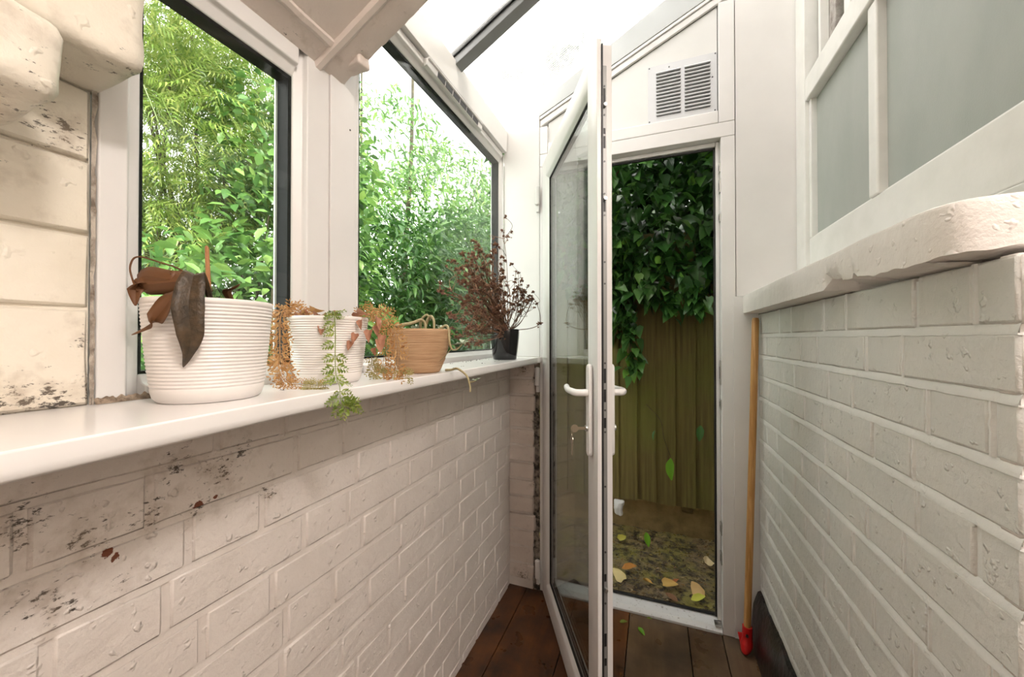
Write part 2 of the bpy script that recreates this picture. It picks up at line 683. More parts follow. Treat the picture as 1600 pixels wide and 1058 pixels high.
def course_layout(y0, y1, phase, S=.222, Hd=.106, J=.010):
    """Flemish bond pieces (start, length) clipped to y0..y1"""
    out = []
    p = y0 - phase
    k = 0
    while p < y1:
        L = S if k % 2 == 0 else Hd
        a, b = max(p, y0), min(p + L, y1)
        if b - a > .025:
            out.append((a, b - a))
        p += L + J
        k += 1
    return out


rnd = random.Random(4)
CZ = [1.206 - .0812 * i for i in range(16)]      # undersides of joints, right wall

MESHC = {}


def get_brick(mat, L, H, D, rs, amp, drop):
    Lq = round(L / .01) * .01
    key = (mat.name, round(Lq, 3), rs % 4, round(H, 4))
    if key not in MESHC:
        MESHC[key] = brick_mesh('brick', Lq, H, D, mat, rs % 4 + Lq * 13, amp, .0035, drop)
    return MESHC[key], L / Lq


# left wall below the window board
wall_left = struct(empty('wall_left', (LX - .1, .8, 0)))
MB().box(-.82, LX - .0035, -1.7, 1.80, 0, 1.088).build('mortar_bed', m_mortar_l, wall_left)
k = 0
HB = .0735
for c in range(14):
    z1 = 1.090 - .0812 * c
    z0 = max(z1 - HB, 0.0)
    if z1 < .02:
        continue
    for (a, L) in course_layout(-.35, 1.738, (0 if c % 2 else .164) + .02 * (c % 3)):
        me, s = get_brick(m_left, L, HB, .03, rnd.randrange(4), .0006, .0034)
        o = inst('brick', me, wall_left, (LX + rnd.uniform(-.0006, .0006), a, z1 - HB + (0)), (rnd.uniform(-.002, .002), 0, math.pi / 2), (s, 1, min(1, (z1 - z0) / HB)))
        if z1 - HB < 0:
            o.location.z = 0.0
# uneven paint-filled joints
for c in range(14):
    zt = 1.090 - .0812 * c
    mb = MB()
    def fn(u, v, zt=zt, c=c):
        y = -.35 + 2.085 * u
        w = noise.noise(Vector((y * 22, c * 3.1, 1)))
        rec = .0020 + .0030 * w + .0012 * noise.noise(Vector((y * 70, c * 2.3, 4)))
        z = zt + .0085 - .0095 * v + .0010 * noise.noise(Vector((y * 35, c, 7)))
        return (LX - rec + (.0010 if v > .6 else 0), y, z)
    if zt > .03:
        mb.grid(fn, 150, 2).build('mortar_joint', m_mortar_l, wall_left, True)

# brick return beside the door
wall_far = struct(empty('wall_far', (-.6, 1.78, 0)))
MB().box(-.80, -.549, 1.7405, 1.83, 0, 1.086).build('mortar_bed', m_mortar_l, wall_far)
for c in range(14):
    z1 = 1.085 - .0812 * c
    if z1 < .03:
        continue
    L = .128 + rnd.uniform(-.006, .004)
    me, s = get_brick(m_return, L, .071, .03, rnd.randrange(4), .003, .007)
    inst('brick', me, wall_far, (-.668, 1.734 + rnd.uniform(-.003, .003), max(z1 - .071, 0)), (0, 0, rnd.uniform(-.03, .02)), (s, 1, 1))
MB().box(-.672, -.527, 1.712, 1.80, 1.078, 1.0885).build('timber_packer', m_soffit, wall_far, bevel=.002)
mb = MB()
mb.grid(lambda u, v: (-.545 + .030 * v + .005 * noise.noise(Vector((u * 30, v * 2, 4))), 1.742 + .010 * noise.noise(Vector((u * 45, v * 5, 2))) * (1 - v), 1.085 * u), 120, 5)
mb.build('cracked_filler', m_filler, wall_far, True)

# right wall
RX = .385
wall_right = struct(empty('wall_right', (RX + .1, 1.15, 0)))
MB().box(RX + .004, .60, .606, 1.80, 0, 1.29).build('mortar_bed', m_mortar_r, wall_right)
courses = [(1.206 + .012, 1.296)] + [(CZ[i + 1] + .012, CZ[i]) for i in range(15)]
for c, (z0, z1) in enumerate(courses):
    if z1 < .02:
        continue
    H = z1 - z0
    for (a, L) in course_layout(.603, 1.743, (0.0 if c % 2 else .164) + .012 * (c % 4)):
        me, s = get_brick(m_right, L, H, .03, rnd.randrange(4), .0003, .0022)
        inst('brick', me, wall_right, (RX + rnd.uniform(-.001, .001), a + L, max(z0, 0)), (0, 0, -math.pi / 2), (s, 1, 1))
        # perpend with a raised smear of paint
        if a + L < 1.72 and rnd.random() < .8:
            yj = a + L + .005
            mb = MB()
            mb.grid(lambda u, v, yj=yj, z0=z0, H=H, c=c: (RX - (.0004 if 0 < v < 1 else -.004) + .0016 * noise.noise(Vector((u * 6 + c * 5, yj * 31, 2))),
                                                     yj + (v - .5) * .010 + .002 * noise.noise(Vector((u * 4, yj * 9, c))), z0 + H * u), 7, 3)
            mb.build('mortar_joint', m_mortar_r, wall_right, True)
for c in range(15):
    zt = CZ[c] + .012
    mb = MB()
    def fn(u, v, zt=zt, c=c):
        y = 1.745 - 1.143 * u
        w = noise.noise(Vector((y * 25, c * 3.1, 1)))
        w2 = noise.noise(Vector((y * 60, c * 1.7, 5)))
        x = (RX + .0035, RX + .0022, RX - .0006, RX - .0008, RX + .004)[int(round(v * 4))] + .0010 * w
        z = zt + (.0005, -.001, -.0105, -.0135, -.0145)[int(round(v * 4))] + .0011 * w + .0007 * w2
        return (x, y, z)
    mb.grid(fn, 130, 4).build('mortar_joint', m_mortar_r, wall_right, True)
# end return of the right wall, seen as a narrow strip at the picture's edge
for c, (z0, z1) in enumerate(courses):
    me, s = get_brick(m_stone_sill, .20, z1 - z0 + .003, .03, c % 4, .0025, .008)
    inst('brick', me, wall_right, (RX + .002, .602 + rnd.uniform(-.004, .001), max(z0 - .001, 0)), (0, 0, 0), (s, 1, 1))

# black skirting on the right
sk = MB()
def fsk(u, v):
    y = 1.735 - 1.10 * u
    prof = [(.386, .215), (.376, .212), (.360, .16), (.352, .06), (.352, 0.0)]
    x, z = prof[int(round(v * 4))]
    n1 = noise.noise(Vector((y * 12, v * 3, 8)))
    n2 = noise.noise(Vector((y * 35, v * 6, 2)))
    return (x + .004 * n1 * (0 < v < 1), y, max(0, z + (.010 * n1 + .004 * n2 if v < .3 else 0)))
sk.grid(fsk, 60, 4)
struct(sk.build('baseboard_right', m_skirt, None, True))

# stone sill under the sash window, broken along its lower edge
def sill_top_edge(s):
    pts = [(.331, 1.747), (.331, 1.3), (.331, .9), (.331, .70), (.335, .655), (.352, .622), (.405, .612), (.55, .612)]
    return pts
path = []
pp = sill_top_edge(0)
for i in range(len(pp) - 1):
    n = 60 if i < 3 else 12
    for k in range(n):
        t_ = k / n
        path.append((pp[i][0] + (pp[i + 1][0] - pp[i][0]) * t_, pp[i][1] + (pp[i + 1][1] - pp[i][1]) * t_))
path.append(pp[-1])
for _ in range(25):
    path = [path[0]] + [((path[i - 1][0] + 2 * path[i][0] + path[i + 1][0]) / 4, (path[i - 1][1] + 2 * path[i][1] + path[i + 1][1]) / 4) for i in range(1, len(path) - 1)] + [path[-1]]
sill = MB()
NP = len(path)
def fsill(u, v):
    i = int(round(u * (NP - 1)))
    x, y = path[i]
    j = int(round(v * 7))
    w = noise.noise(Vector((y * 9, x * 9, 3)))
    w2 = noise.noise(Vector((y * 38, x * 38, 6)))
    zb = 1.301 + .0012 * w2
    d = 0.0
    # broken bite
    if .83 < y < .972:
        d = (.021 * min(1, (.972 - y) / .012) * max(0, (y - .83) / .142) ** .6 + .002 * w2) * (1 if y > .90 else .75)
        d = max(0, d)
    if y < .86:
        zb += .012 * max(0, w) + .003 * w2
    inx = .0 if y > .625 else 0
    back = [(.30, 1.371), (.006, 1.371), (.0015, 1.3690), (.0, 1.364), (.0005, 1.335), (.001 + d * .5, zb + d), (.010 + d * 1.6, zb + d * .9 - .001), (.09, 1.297)][j]
    dx, dz = back
    if y > .66 or i < NP - 45:
        p = (x + dx, y, dz)
    else:
        # round the nose: push inwards away from the corner
        cx, cy = .45, .75
        l = math.hypot(cx - x, cy - y)
        p = (x + (cx - x) / l * dx, y + (cy - y) / l * dx, dz)
    amp = .0012 if 3 < j < 6 else .0004
    return (p[0] + amp * w2, p[1], p[2] + (.0012 * w if j in (2, 3) else 0))
sill.grid(fsill, NP - 1, 7)
struct(sill.build('trim_stone_sill', m_stone_sill, None, True))

# ------------------------------------------------------------------ sash window on the right
WX = .525
window_3 = struct(empty('window_3', (WX, 1.2, 1.37)))
MB().box(WX - .012, WX + .03, 1.655, 1.746, 1.372, 2.90).build('frame', m_sash, window_3, bevel=.002)
MB().box(WX - .02, WX + .06, .60, 1.746, 1.372, 1.430).build('timber_sill', m_sash, window_3, bevel=.004)
MB().box(WX + .004, WX + .006, .6, 1.655, 1.430, 1.4375).build('gap', m_black, window_3)
sash = MB()
sash.box(WX, WX + .04, .60, 1.655, 1.4385, 1.561)
lower = sash.build('bottom_rail', m_sash, window_3, bevel=.003)
MB().box(WX, WX + .04, 1.634, 1.654, 1.562, 2.14).build('stile', m_sash, window_3, bevel=.002)
MB().box(WX - .012, WX + .04, .60, 1.654, 2.058, 2.142).build('meeting_rail', m_sash, window_3, bevel=.006)
MB().box(WX - .004, WX + .036, 1.203, 1.245, 1.5615, 2.0575).build('glazing_bar', m_sash, window_3, bevel=.006)
MB().box(WX + .018, WX + .022, 1.2455, 1.6335, 1.562, 2.057).build('pane', m_frost, window_3)
MB().box(WX + .018, WX + .022, .61, 1.2025, 1.562, 2.057).build('pane', m_frost, window_3)
mb = MB()
mb.prism([(WX + .002, .61, 1.561), (WX + .018, .61, 1.561), (WX + .018, .61, 1.574)], (0, 1.02, 0))
mb.build('putty', m_sash, window_3)
# upper sash, set back
MB().box(WX + .045, WX + .085, 1.56, 1.654, 2.143, 2.90).build('upper_stile', m_sash_dark, window_3, bevel=.003)
MB().box(WX + .02, WX + .044, 1.605, 1.625, 2.143, 2.90).build('sash_channel', m_sash, window_3)
MB().box(WX + .045, WX + .085, 1.46, 1.50, 2.143, 2.90).build('upper_bar', m_sash, window_3, bevel=.003)
MB().box(WX + .06, WX + .064, .6, 1.56, 2.143, 2.90).build('upper_pane', m_glass, window_3)
cb = MB()
cb.grid(lambda u, v: (WX + .13 + .014 * math.sin(u * 60), .65 + .95 * u, 2.10 + .8 * v), 120, 1)
struct(cb.build('brown_curtain', m_curtain, window_3, True))

# house mass behind the right wall, and the hall behind the camera
wall_house = struct(empty('wall_house', (.9, 1, 0)))
MB().box(.70, .95, .59, 3.6, -.2, 3.7).build('masonry', m_hall, wall_house)  # unseen house wall, made tall and long to block the sun
MB().box(.50, .72, .60, 1.80, 2.90, 3.7).build('lintel_masonry', m_hall, wall_house)
MB().box(.53, .72, .59, .606, 1.372, 2.92).build('reveal', m_hall, wall_house)
MB().box(1.25, 1.35, -1.8, .62, 0, 3.7).build('hall_side_wall', m_hall, wall_house)
MB().box(.60, 1.25, .602, .69, 0, 3.7).build('hall_return', m_hall, wall_house)
struct(MB().box(-.9, 1.35, -1.85, -1.72, 0, 3.7).build('wall_back', m_hall))

# ------------------------------------------------------------------ left: pier, corbels, soffit, roof
PX = -.70
pier = struct(empty('wall_pier', (PX - .1, 0, 1.112)))
MB().box(-.83, PX - .006, -1.7, .272, 1.10, 2.2).build('mortar_bed', m_pier, pier)
for c, (z0, z1) in enumerate([(1.114, 1.238), (1.242, 1.335), (1.339, 1.432), (1.436, 1.528)]):
    for q, (a, L) in enumerate([(-.62, .30), (-.31, .28), (-.02 if c % 2 else -.06, .29 if c % 2 else .33)]):
        me, s = get_brick(m_pier, L, z1 - z0, .03, c + q, .003, .004)
        inst('stone_block', me, pier, (PX + rnd.uniform(-.001, .002), a, z0), (0, 0, math.pi / 2), (s, 1, 1))


def rough_block(name, x0, x1, y0, y1, z0, z1, mat, parent, seed, r=.012, amp=.006, cell=.012):
    import bmesh
    lo, hi = Vector((x0, y0, z0)), Vector((x1, y1, z1))
    bm = bmesh.new()
    dim = hi - lo
    ns = [max(3, min(40, int(d / cell))) for d in dim]
    for ax in range(3):
        b1, b2 = (ax + 1) % 3, (ax + 2) % 3
        for sgn in (0, 1):
            vs_ = {}
            for i in range(ns[b1] + 1):
                for j in range(ns[b2] + 1):
                    p = [0, 0, 0]
                    p[ax] = sgn; p[b1] = i / ns[b1]; p[b2] = j / ns[b2]
                    vs_[i, j] = bm.verts.new([lo[k] + dim[k] * p[k] for k in range(3)])
            for i in range(ns[b1]):
                for j in range(ns[b2]):
                    q = [vs_[i, j], vs_[i + 1, j], vs_[i + 1, j + 1], vs_[i, j + 1]]
                    bm.faces.new(q if sgn else q[::-1])
    bmesh.ops.remove_doubles(bm, verts=bm.verts[:], dist=1e-5)
    for v in bm.verts:
        q = Vector([min(max(v.co[k], lo[k] + r), hi[k] - r) for k in range(3)])
        d = v.co - q
        if d.length > 1e-9:
            v.co = q + d.normalized() * r
        p = v.co * 18 + Vector((seed, seed * 2, 0))
        p2 = v.co * 60 + Vector((seed, 0, 5))
        v.co += Vector((noise.noise(p), noise.noise(p + Vector((9, 0, 0))), noise.noise(p + Vector((0, 9, 0))))) * amp + Vector((noise.noise(p2), noise.noise(p2 + Vector((5, 0, 0))), noise.noise(p2 + Vector((0, 7, 0))))) * amp * .3
    me = bpy.data.meshes.new(name)
    bm.to_mesh(me)
    bm.free()
    me.materials.append(mat)
    me.polygons.foreach_set('use_smooth', [True] * len(me.polygons))
    o = bpy.data.objects.new(name, me)
    COL.objects.link(o)
    set_parent(o, parent)
    return o


rough_block('corbel', -.72, -.595, -.30, .280, 1.530, 1.72, m_pier, pier, 1.0, .008, .004)
rough_block('corbel', -.72, -.548, -.30, .196, 1.434, 1.515, m_pier, pier, 5.0, .016, .006)

mb = MB()
mb.grid(lambda u, v: (PX + .0025 + .002 * noise.noise(Vector((u * 40, v * 3, 4))), .2705 + (.0045 + .003 * noise.noise(Vector((u * 14, 2, 1)))) * v, 1.1125 + .42 * u), 90, 3)
mb.build('cracked_filler', m_grime2, pier, True)
mb = MB()
mb.grid(lambda u, v: (PX + .006 * (1 - v) + .001, .275 + .062 * u, 1.1125 + (.008 + .005 * noise.noise(Vector((u * 12, 3, 1)))) * v), 40, 3)
mb.build('dirt_line', m_grime, pier, True)

# sloping painted soffit over the near half
ceiling = struct(empty('ceiling', (0, 0, 2.0)))
def zs_(x):
    return 1.850 + .55 * (x + .631)
MB().prism([(-.700, -1.72, zs_(-.700)), (1.3, -1.72, zs_(1.3)), (1.3, -1.72, zs_(1.3) + .12), (-.700, -1.72, zs_(-.700) + .12)], (0, 2.362, 0)).build('soffit_panel', m_soffit, ceiling)
# end rafter with a rough painted edge
rb = MB()
def fr(u, v):
    x = -.712 + 2.0 * u
    j = int(round(v * 7))
    yz = [(.618, .01), (.626, -.010), (.636, -.012), (.646, -.003), (.694, -.006), (.704, -.003), (.708, .010), (.712, .46)][j]
    w = noise.noise(Vector((x * 30, j * 1.3, 2)))
    w2 = noise.noise(Vector((x * 90, j * 2.3, 5)))
    k = .0035 if j in (4, 5, 6) else .0015
    return (x, yz[0] + k * w, zs_(x) + yz[1] + k * w + k * .6 * w2)
rb.grid(fr, 160, 7)
rb.build('rafter', m_soffit, ceiling, True)
rc = MB()
rc.grid(lambda u, v: (-.712 + .02 * v * (u > .05), .622 + .088 * u + .002 * noise.noise(Vector((u * 9, v * 9, 1))), zs_(-.712) - .012 + .4 * v - .010 * math.sin(u * 3.1) * (v < .2)), 10, 6)
rc.build('rafter_end', m_soffit, ceiling, True)
rough_block('rafter_lug', -.705, -.625, .676, .709, 1.826, 1.864, m_soffit, ceiling, 4, .006, .005, .004)
eb = MB()
def fe(u, v):
    y = -.3 + .93 * u
    x, z = [(-.728, 1.88), (-.724, 1.846), (-.700, 1.843), (-.676, 1.842), (-.664, 1.833), (-.652, 1.832), (-.644, 1.838), (-.640, 1.87)][int(round(v * 7))]
    w = noise.noise(Vector((y * 30, v * 3, 1)))
    return (x + .0015 * w, y, z + .0015 * w)
eb.grid(fe, 80, 7)
eb.build('eaves_batten', m_soffit, ceiling, True)

# eave beam over the far window and polycarbonate roof
def zr(x):
    return 2.235 + .575 * (x + .683)
trim_1 = struct(MB().prism([(-.80, .74, 2.118), (-.684, .74, 2.122), (-.679, .74, 2.222), (-.70, .74, 2.236), (-.80, .74, 2.20)], (0, 1.0, 0)).build('trim_eave_beam', m_upvc, None, bevel=.002))

roof = struct(empty('roof', (0, 1.25, 2.5)))
for (y0, y1, nm) in ((.72, 1.222, 'roof_sheet'), (1.262, 1.80, 'roof_sheet')):
    s = MB().prism([(-.80, y0, zr(-.80) + .003), (.60, y0, zr(.60) + .003), (.60, y0, zr(.60) + .0125), (-.80, y0, zr(-.80) + .0125)], (0, y1 - y0, 0)).build(nm, m_poly, roof)
    w = MB()
    ny = int((y1 - y0) / .0105)
    for q in range(ny):
        y = y0 + (q + .5) * (y1 - y0) / ny
        w.v += [(-.795, y, zr(-.795) + .0035), (.595, y, zr(.595) + .0035), (.595, y, zr(.595) + .0085), (-.795, y, zr(-.795) + .0085)]
        b = len(w.v)
        w.f.append((b - 4, b - 3, b - 2, b - 1))
    wo = w.build('flute_webs', m_web, s)
    wo['kind'] = 'stuff'
MB().prism([(-.70, 1.218, zr(-.70) - .030), (.58, 1.218, zr(.58) - .030), (.58, 1.218, zr(.58) + .002), (-.70, 1.218, zr(-.70) + .002)], (0, .048, 0)).build('glazing_bar', m_alu, roof, bevel=.003)
MB().prism([(-.70, 1.212, zr(-.70) + .0005), (.58, 1.212, zr(.58) + .0005), (.58, 1.212, zr(.58) + .003), (-.70, 1.212, zr(-.70) + .003)], (0, .006, 0)).build('bar_gasket', m_black, roof)
MB().prism([(-.70, 1.205, zr(-.70) + .0126), (.58, 1.205, zr(.58) + .0126), (.58, 1.205, zr(.58) + .022), (-.70, 1.205, zr(-.70) + .022)], (0, .074, 0)).build('bar_cap', m_alu, roof, bevel=.003)

# ------------------------------------------------------------------ left windows
def left_window(name, y0, y1, zb, zt, fl, fr_, fh, fb=.036):
    """y0..y1, zb..zt : visible glass; frame widths left/right/head/bottom"""
    w = struct(empty(name, (PX, (y0 + y1) / 2, zb - fb)))
    f = PX
    def member(nm, poly, vec):
        MB().prism(poly, vec).build(nm, m_upvc, w, bevel=.0025)
    zt2 = zt + fh
    # jambs: profile in x,y
    member('jamb', [(f, y0 - fl, zb - fb), (f, y0 - .022, zb - fb), (f - .010, y0 - .018, zb - fb), (f - .020, y0, zb - fb), (f - .054, y0, zb - fb), (f - .054, y0 - fl, zb - fb)], (0, 0, zt2 - zb + fb))
    member('jamb', [(f, y1 + fr_, zb - fb), (f - .054, y1 + fr_, zb - fb), (f - .054, y1, zb - fb), (f - .020, y1, zb - fb), (f - .010, y1 + .018, zb - fb), (f, y1 + min(.022, fr_ * .6), zb - fb)], (0, 0, zt2 - zb + fb))
    member('head', [(f, y0 - .001, zt2), (f, y0 - .001, zt + .022), (f - .010, y0 - .001, zt + .018), (f - .020, y0 - .001, zt), (f - .054, y0 - .001, zt), (f - .054, y0 - .001, zt2)], (0, y1 - y0 + .002, 0))
    member('bottom_rail', [(f, y0 - .001, zb - fb), (f - .054, y0 - .001, zb - fb), (f - .054, y0 - .001, zb), (f - .020, y0 - .001, zb), (f - .010, y0 - .001, zb - .012), (f, y0 - .001, zb - .016)], (0, y1 - y0 + .002, 0))
    # dark spacer bar of the sealed unit
    sp = MB()
    sp.box(f - .052, f - .0215, y1 - .0075, y1 + .004, zb, zt)
    sp.box(f - .052, f - .0215, y0 - .004, y0 + .004, zb, zt)
    sp.box(f - .052, f - .0215, y0, y1, zt - .0075, zt + .004)
    sp.box(f - .052, f - .0215, y0, y1, zb - .004, zb + .004)
    sp.build('spacer_bar', m_dark, w)
    MB().box(f - .0575, f - .0535, y1 - .011, y1 + .002, zb, zt).build('outer_bead', m_upvc, w)
    MB().box(f - .0212, f - .0182, y0 - .002, y1 + .002, zb - .002, zt + .002).build('pane', m_glass, w)
    MB().box(f - .0525, f - .0495, y0 - .002, y1 + .002, zb - .002, zt + .002).build('pane', m_glass, w)
    return w


w1 = left_window('window_1', .331, .583, 1.147, 1.757, .053, .0808, .085)
w2 = left_window('window_2', .778, 1.722, 1.147, 2.072, .028, .024, .045)
# post cover between the two windows
cv = struct(empty('trim_post', (PX, .70, 1.112)))
MB().prism([(PX + .004, .664, 1.113), (PX + .004, .738, 1.113), (PX - .004, .742, 1.113), (PX - .07, .742, 1.113), (PX - .07, .664, 1.113)], (0, 0, .95)).build('cover_strip', m_upvc, cv, bevel=.002)
MB().box(PX - .05, PX - .001, .7425, .75, 1.113, 2.07).build('joint_strip', m_upvc, cv)
mb = MB(); mb.lathe([(.0, 0), (.0022, 0), (.0022, .001), (0, .0015)], 10)
sc = mb.build('screw', m_screw, cv, True)
sc.rotation_euler = (0, math.pi / 2, 0)
sc.location = (PX + .0045, .722, 1.71)

# trickle vent on the far window's head
tv = empty('trickle_vent', (-.69, 1.25, 2.09), label='slim white trickle vent with dark slots on the far window head', cat='vent')
MB().prism([(PX + .0005, 1.04, 2.083), (PX + .013, 1.04, 2.087), (PX + .016, 1.04, 2.108), (PX + .0005, 1.04, 2.112)], (0, .42, 0)).build('body', m_upvc, tv, bevel=.003)
MB().prism([(PX + .016, 1.045, 2.108), (PX + .021, 1.045, 2.110), (PX + .020, 1.045, 2.1145), (PX + .002, 1.045, 2.1125)], (0, .41, 0)).build('hood_flap', m_upvc, tv, bevel=.001)
for i in range(6):
    y = 1.105 + i * .053
    MB().prism([(PX + .0133, y, 2.0885), (PX + .0143, y, 2.0885), (PX + .0168, y, 2.1055), (PX + .0158, y, 2.1055)], (0, .047, 0)).build('slot', m_screw, tv)

# window board
wb = MB()
npt = 40
def fwb(u, v):
    y = -1.6 + 3.345 * u
    xf = -.505 + .040 * max(0, min(1, (.45 - y) / .40))
    j = int(round(v * 8))
    pr = [(-.80, 1.112), (xf - .0035, 1.112), (xf - .0012, 1.1114), (xf, 1.1095), (xf + .0005, 1.096), (xf - .0002, 1.0890), (xf - .004, 1.0855), (xf - .05, 1.0855), (-.80, 1.089)][j]
    return (pr[0], y, pr[1])
wb.grid(fwb, npt, 8)
b = len(wb.v)
wb.f.append(tuple((npt) * 9 + i for i in range(9)))
struct(wb.build('trim_window_board', m_upvc2, None, True)).modifiers.new('wn', 'WEIGHTED_NORMAL')

# ------------------------------------------------------------------ far wall: boards, gable frame, door frame
W = 1.746
far = struct(empty('wall_gable', (0, W, 0)))
MB().prism([(-.70, W, 1.113), (-.517, W, 1.113), (-.517, W, zr(-.517) + .002), (-.70, W, zr(-.70) + .002)], (0, .06, 0)).build('side_board', m_board, far, bevel=.001)
MB().prism([(.3095, W + .002, 1.371), (.60, W + .002, 1.371), (.60, W + .002, 2.93), (.3095, W + .002, zr(.3095))], (0, .05, 0)).build('side_board', m_board, far, bevel=.001)
MB().box(.298, .386, W - .004, W + .05, 0, 1.3695).build('side_board', m_board, far, bevel=.0015)
# rake flashing between roof and gable frame
def zg(x):
    return 2.271 + .473 * (x + .51)
MB().prism([(-.516, W - .004, zg(-.516) + .002), (.309, W - .004, zg(.309) + .002), (.309, W - .004, zr(.309) + .003), (-.516, W - .004, zr(-.516) + .003)], (0, .06, 0)).build('rake_flashing', m_flash, far, bevel=.001)
# gable frame members
G = W - .002
MB().prism([(-.515, G, zg(-.515)), (-.515, G, zg(-.515) - .014), (.307, G, zg(.307) - .014), (.307, G, zg(.307))], (0, .06, 0)).build('gable_rail', m_upvc, far, bevel=.002)
MB().prism([(-.515, G + .006, zg(-.515) - .0145), (-.515, G + .006, zg(-.515) - .046), (.307, G + .006, zg(.307) - .046), (.307, G + .006, zg(.307) - .0145)], (0, .05, 0)).build('gable_bead', m_upvc, far, bevel=.004)
MB().box(-.515, -.476, G, G + .06, 2.0865, zg(-.515) - .05).build('gable_post', m_upvc, far, bevel=.003)
MB().box(.249, .307, G, G + .06, 2.0865, zg(.249) - .047).build('gable_post', m_upvc, far, bevel=.003)
MB().box(-.4755, .2485, G, G + .05, 2.0865, 2.138).build('gable_transom', m_upvc, far, bevel=.004)
MB().prism([(-.476, G + .018, 2.138), (.249, G + .018, 2.138), (.249, G + .018, zg(.249) - .045), (-.476, G + .018, zg(-.476) - .045)], (0, .02, 0)).build('gable_panel', m_panel, far)
mb = MB()
mb.prism([(-.476, G + .0165, zg(-.476) - .0485), (.249, G + .0165, zg(.249) - .0485), (.249, G + .0165, zg(.249) - .0455), (-.476, G + .0165, zg(-.476) - .0455)], (0, .001, 0))
mb.box(.2465, .2488, G + .0165, G + .0175, 2.139, zg(.249) - .048)
mb.build('panel_gasket', m_black, far)

# louvre grille
gv = empty('louvre_vent', (.11, W, 2.14), label='square aluminium louvre vent grille on the white gable panel', cat='vent grille')
y0 = G + .018
MB().box(-.024, .246, y0 - .0022, y0 - .0003, 2.142, 2.392).build('plate', m_grille, gv, bevel=.0006)
for col in range(2):
    xa = .010 + col * .113
    for r in range(13):
        z = 2.170 + r * .0152
        mb = MB()
        mb.prism([(xa, y0 - .0023, z), (xa, y0 - .011, z + .001), (xa, y0 - .010, z + .0035), (xa, y0 - .0023, z + .0105)], (.098, 0, 0))
        sl = mb.build('slat', m_grille, gv)
        MB().box(xa + .002, xa + .096, y0 - .0030, y0 - .0024, z - .0030, z - .0008).build('slot', m_black, sl)
for (x, z) in ((-.018, 2.150), (.238, 2.150), (-.018, 2.386), (.240, 2.386), (.062, 2.375), (.229, 2.29)):
    mb = MB(); mb.lathe([(0, 0), (.0032, 0), (.0026, .0016), (0, .002)], 12)
    s = mb.build('screw', m_screw, gv, True)
    s.rotation_euler = (math.pi / 2, 0, 0)
    s.location = (x, y0 - .0022, z)

# door frame
df = struct(empty('trim_door_frame', (0, W, 0)))
for (nm, x0, x1, z0, z1) in (('jamb', -.515, -.468, 0, 2.0255), ('jamb', .256, .3075, 0, 2.0255)):
    MB().box(x0, x1, G, G + .068, z0, z1).build(nm, m_upvc, df, bevel=.003)
MB().box(-.515, .3075, G, G + .068, 2.026, 2.0858).build('head', m_upvc, df, bevel=.003)
# rebate steps
MB().box(.242, .2555, G + .038, G + .066, .03, 2.0255).build('rebate', m_upvc, df, bevel=.002)
MB().box(-.4675, -.455, G + .038, G + .066, .03, 2.0255).build('rebate', m_upvc, df, bevel=.002)
MB().box(-.4545, .2415, G + .038, G + .066, 2.008, 2.0255).build('rebate', m_upvc, df, bevel=.002)
mb = MB()
mb.box(.2345, .2418, G + .048, G + .060, .036, 2.0075)
mb.box(-.4545, -.447, G + .048, G + .060, .036, 2.0075)
mb.box(-.4545, .2415, G + .048, G + .060, 2.000, 2.0078)
mb.box(-.4545, .2415, G + .056, G + .064, .034, .044)
mb.build('weather_seal', m_black, df)
mb = MB()
mb.prism([(-.467, G - .004, 0), (-.467, G - .004, .010), (-.467, G + .012, .024), (-.467, G + .045, .026), (-.467, G + .066, .034), (-.467, G + .075, 0)], (.722, 0, 0))
mb.build('threshold', m_thresh, df, bevel=.0015)
MB().box(.228, .2545, G + .002, G + .040, .0255, .0285).build('threshold_clip', m_steel, df, bevel=.0008)
for z, h in ((1.83, .055), (1.905, .035), (1.70, .035), (1.06, .10), (.93, .04), (.30, .05), (.42, .05)):
    kb = MB().box(.2515, .2558, G + .008, G + .034, z - h / 2, z + h / 2).build('keep', m_steel, df, bevel=.0008)
    MB().box(.2508, .2514, G + .014, G + .026, z - h / 4, z + h / 4).build('keep_slot', m_screw, kb)

# hinges on the left jamb
for z in (1.88, 1.02, .11):
    mb = MB()
    mb.tube([(-.521, G - .020, z - .045), (-.521, G - .020, z - .04), (-.521, G - .020, z + .04), (-.521, G - .020, z + .045)], [.006, .012, .012, .006], 14)
    mb.box(-.5285, -.5135, G - .016, G - .0005, z - .075, z - .01)
    mb.build('hinge', m_upvc, df, bevel=.0015)

# ------------------------------------------------------------------ the open door leaf
DA = math.radians(-62.8)
door = struct(empty('door_1', (-.496, 1.724, 0.012), DA))
DW, DT, DH = .768, .050, 2.008
def dprof(z0, z1, pts):
    return MB().prism([(x, y, z0) for x, y in pts], (0, 0, z1 - z0))
dprof(0, DH, [(0, 0), (.080, 0), (.088, .004), (.098, .014), (.098, .036), (.088, .046), (.080, DT), (.020, DT), (.020, .014), (0, .012)]).build('stile', m_upvc, door, bevel=.0015, local=True)
dprof(0, DH, [(DW, 0), (DW, .012), (DW - .020, .014), (DW - .020, DT), (DW - .080, DT), (DW - .088, .046), (DW - .098, .036), (DW - .098, .014), (DW - .088, .004), (DW - .080, 0)][::-1]).build('stile', m_upvc, door, bevel=.0015, local=True)
def rail(zf, zi, nm):
    # zf outer edge, zi glass edge
    s = 1 if zi > zf else -1
    pr = [(0, zf), (0, zi - s * .018), (.004, zi - s * .010), (.014, zi), (.036, zi), (.046, zi - s * .010), (DT, zi - s * .018), (DT, zf + s * .02), (.014, zf + s * .02), (.012, zf)]
    MB().prism([(.0801, y, z) for y, z in pr], (DW - .1602, 0, 0)).build(nm, m_upvc, door, bevel=.0015, local=True)
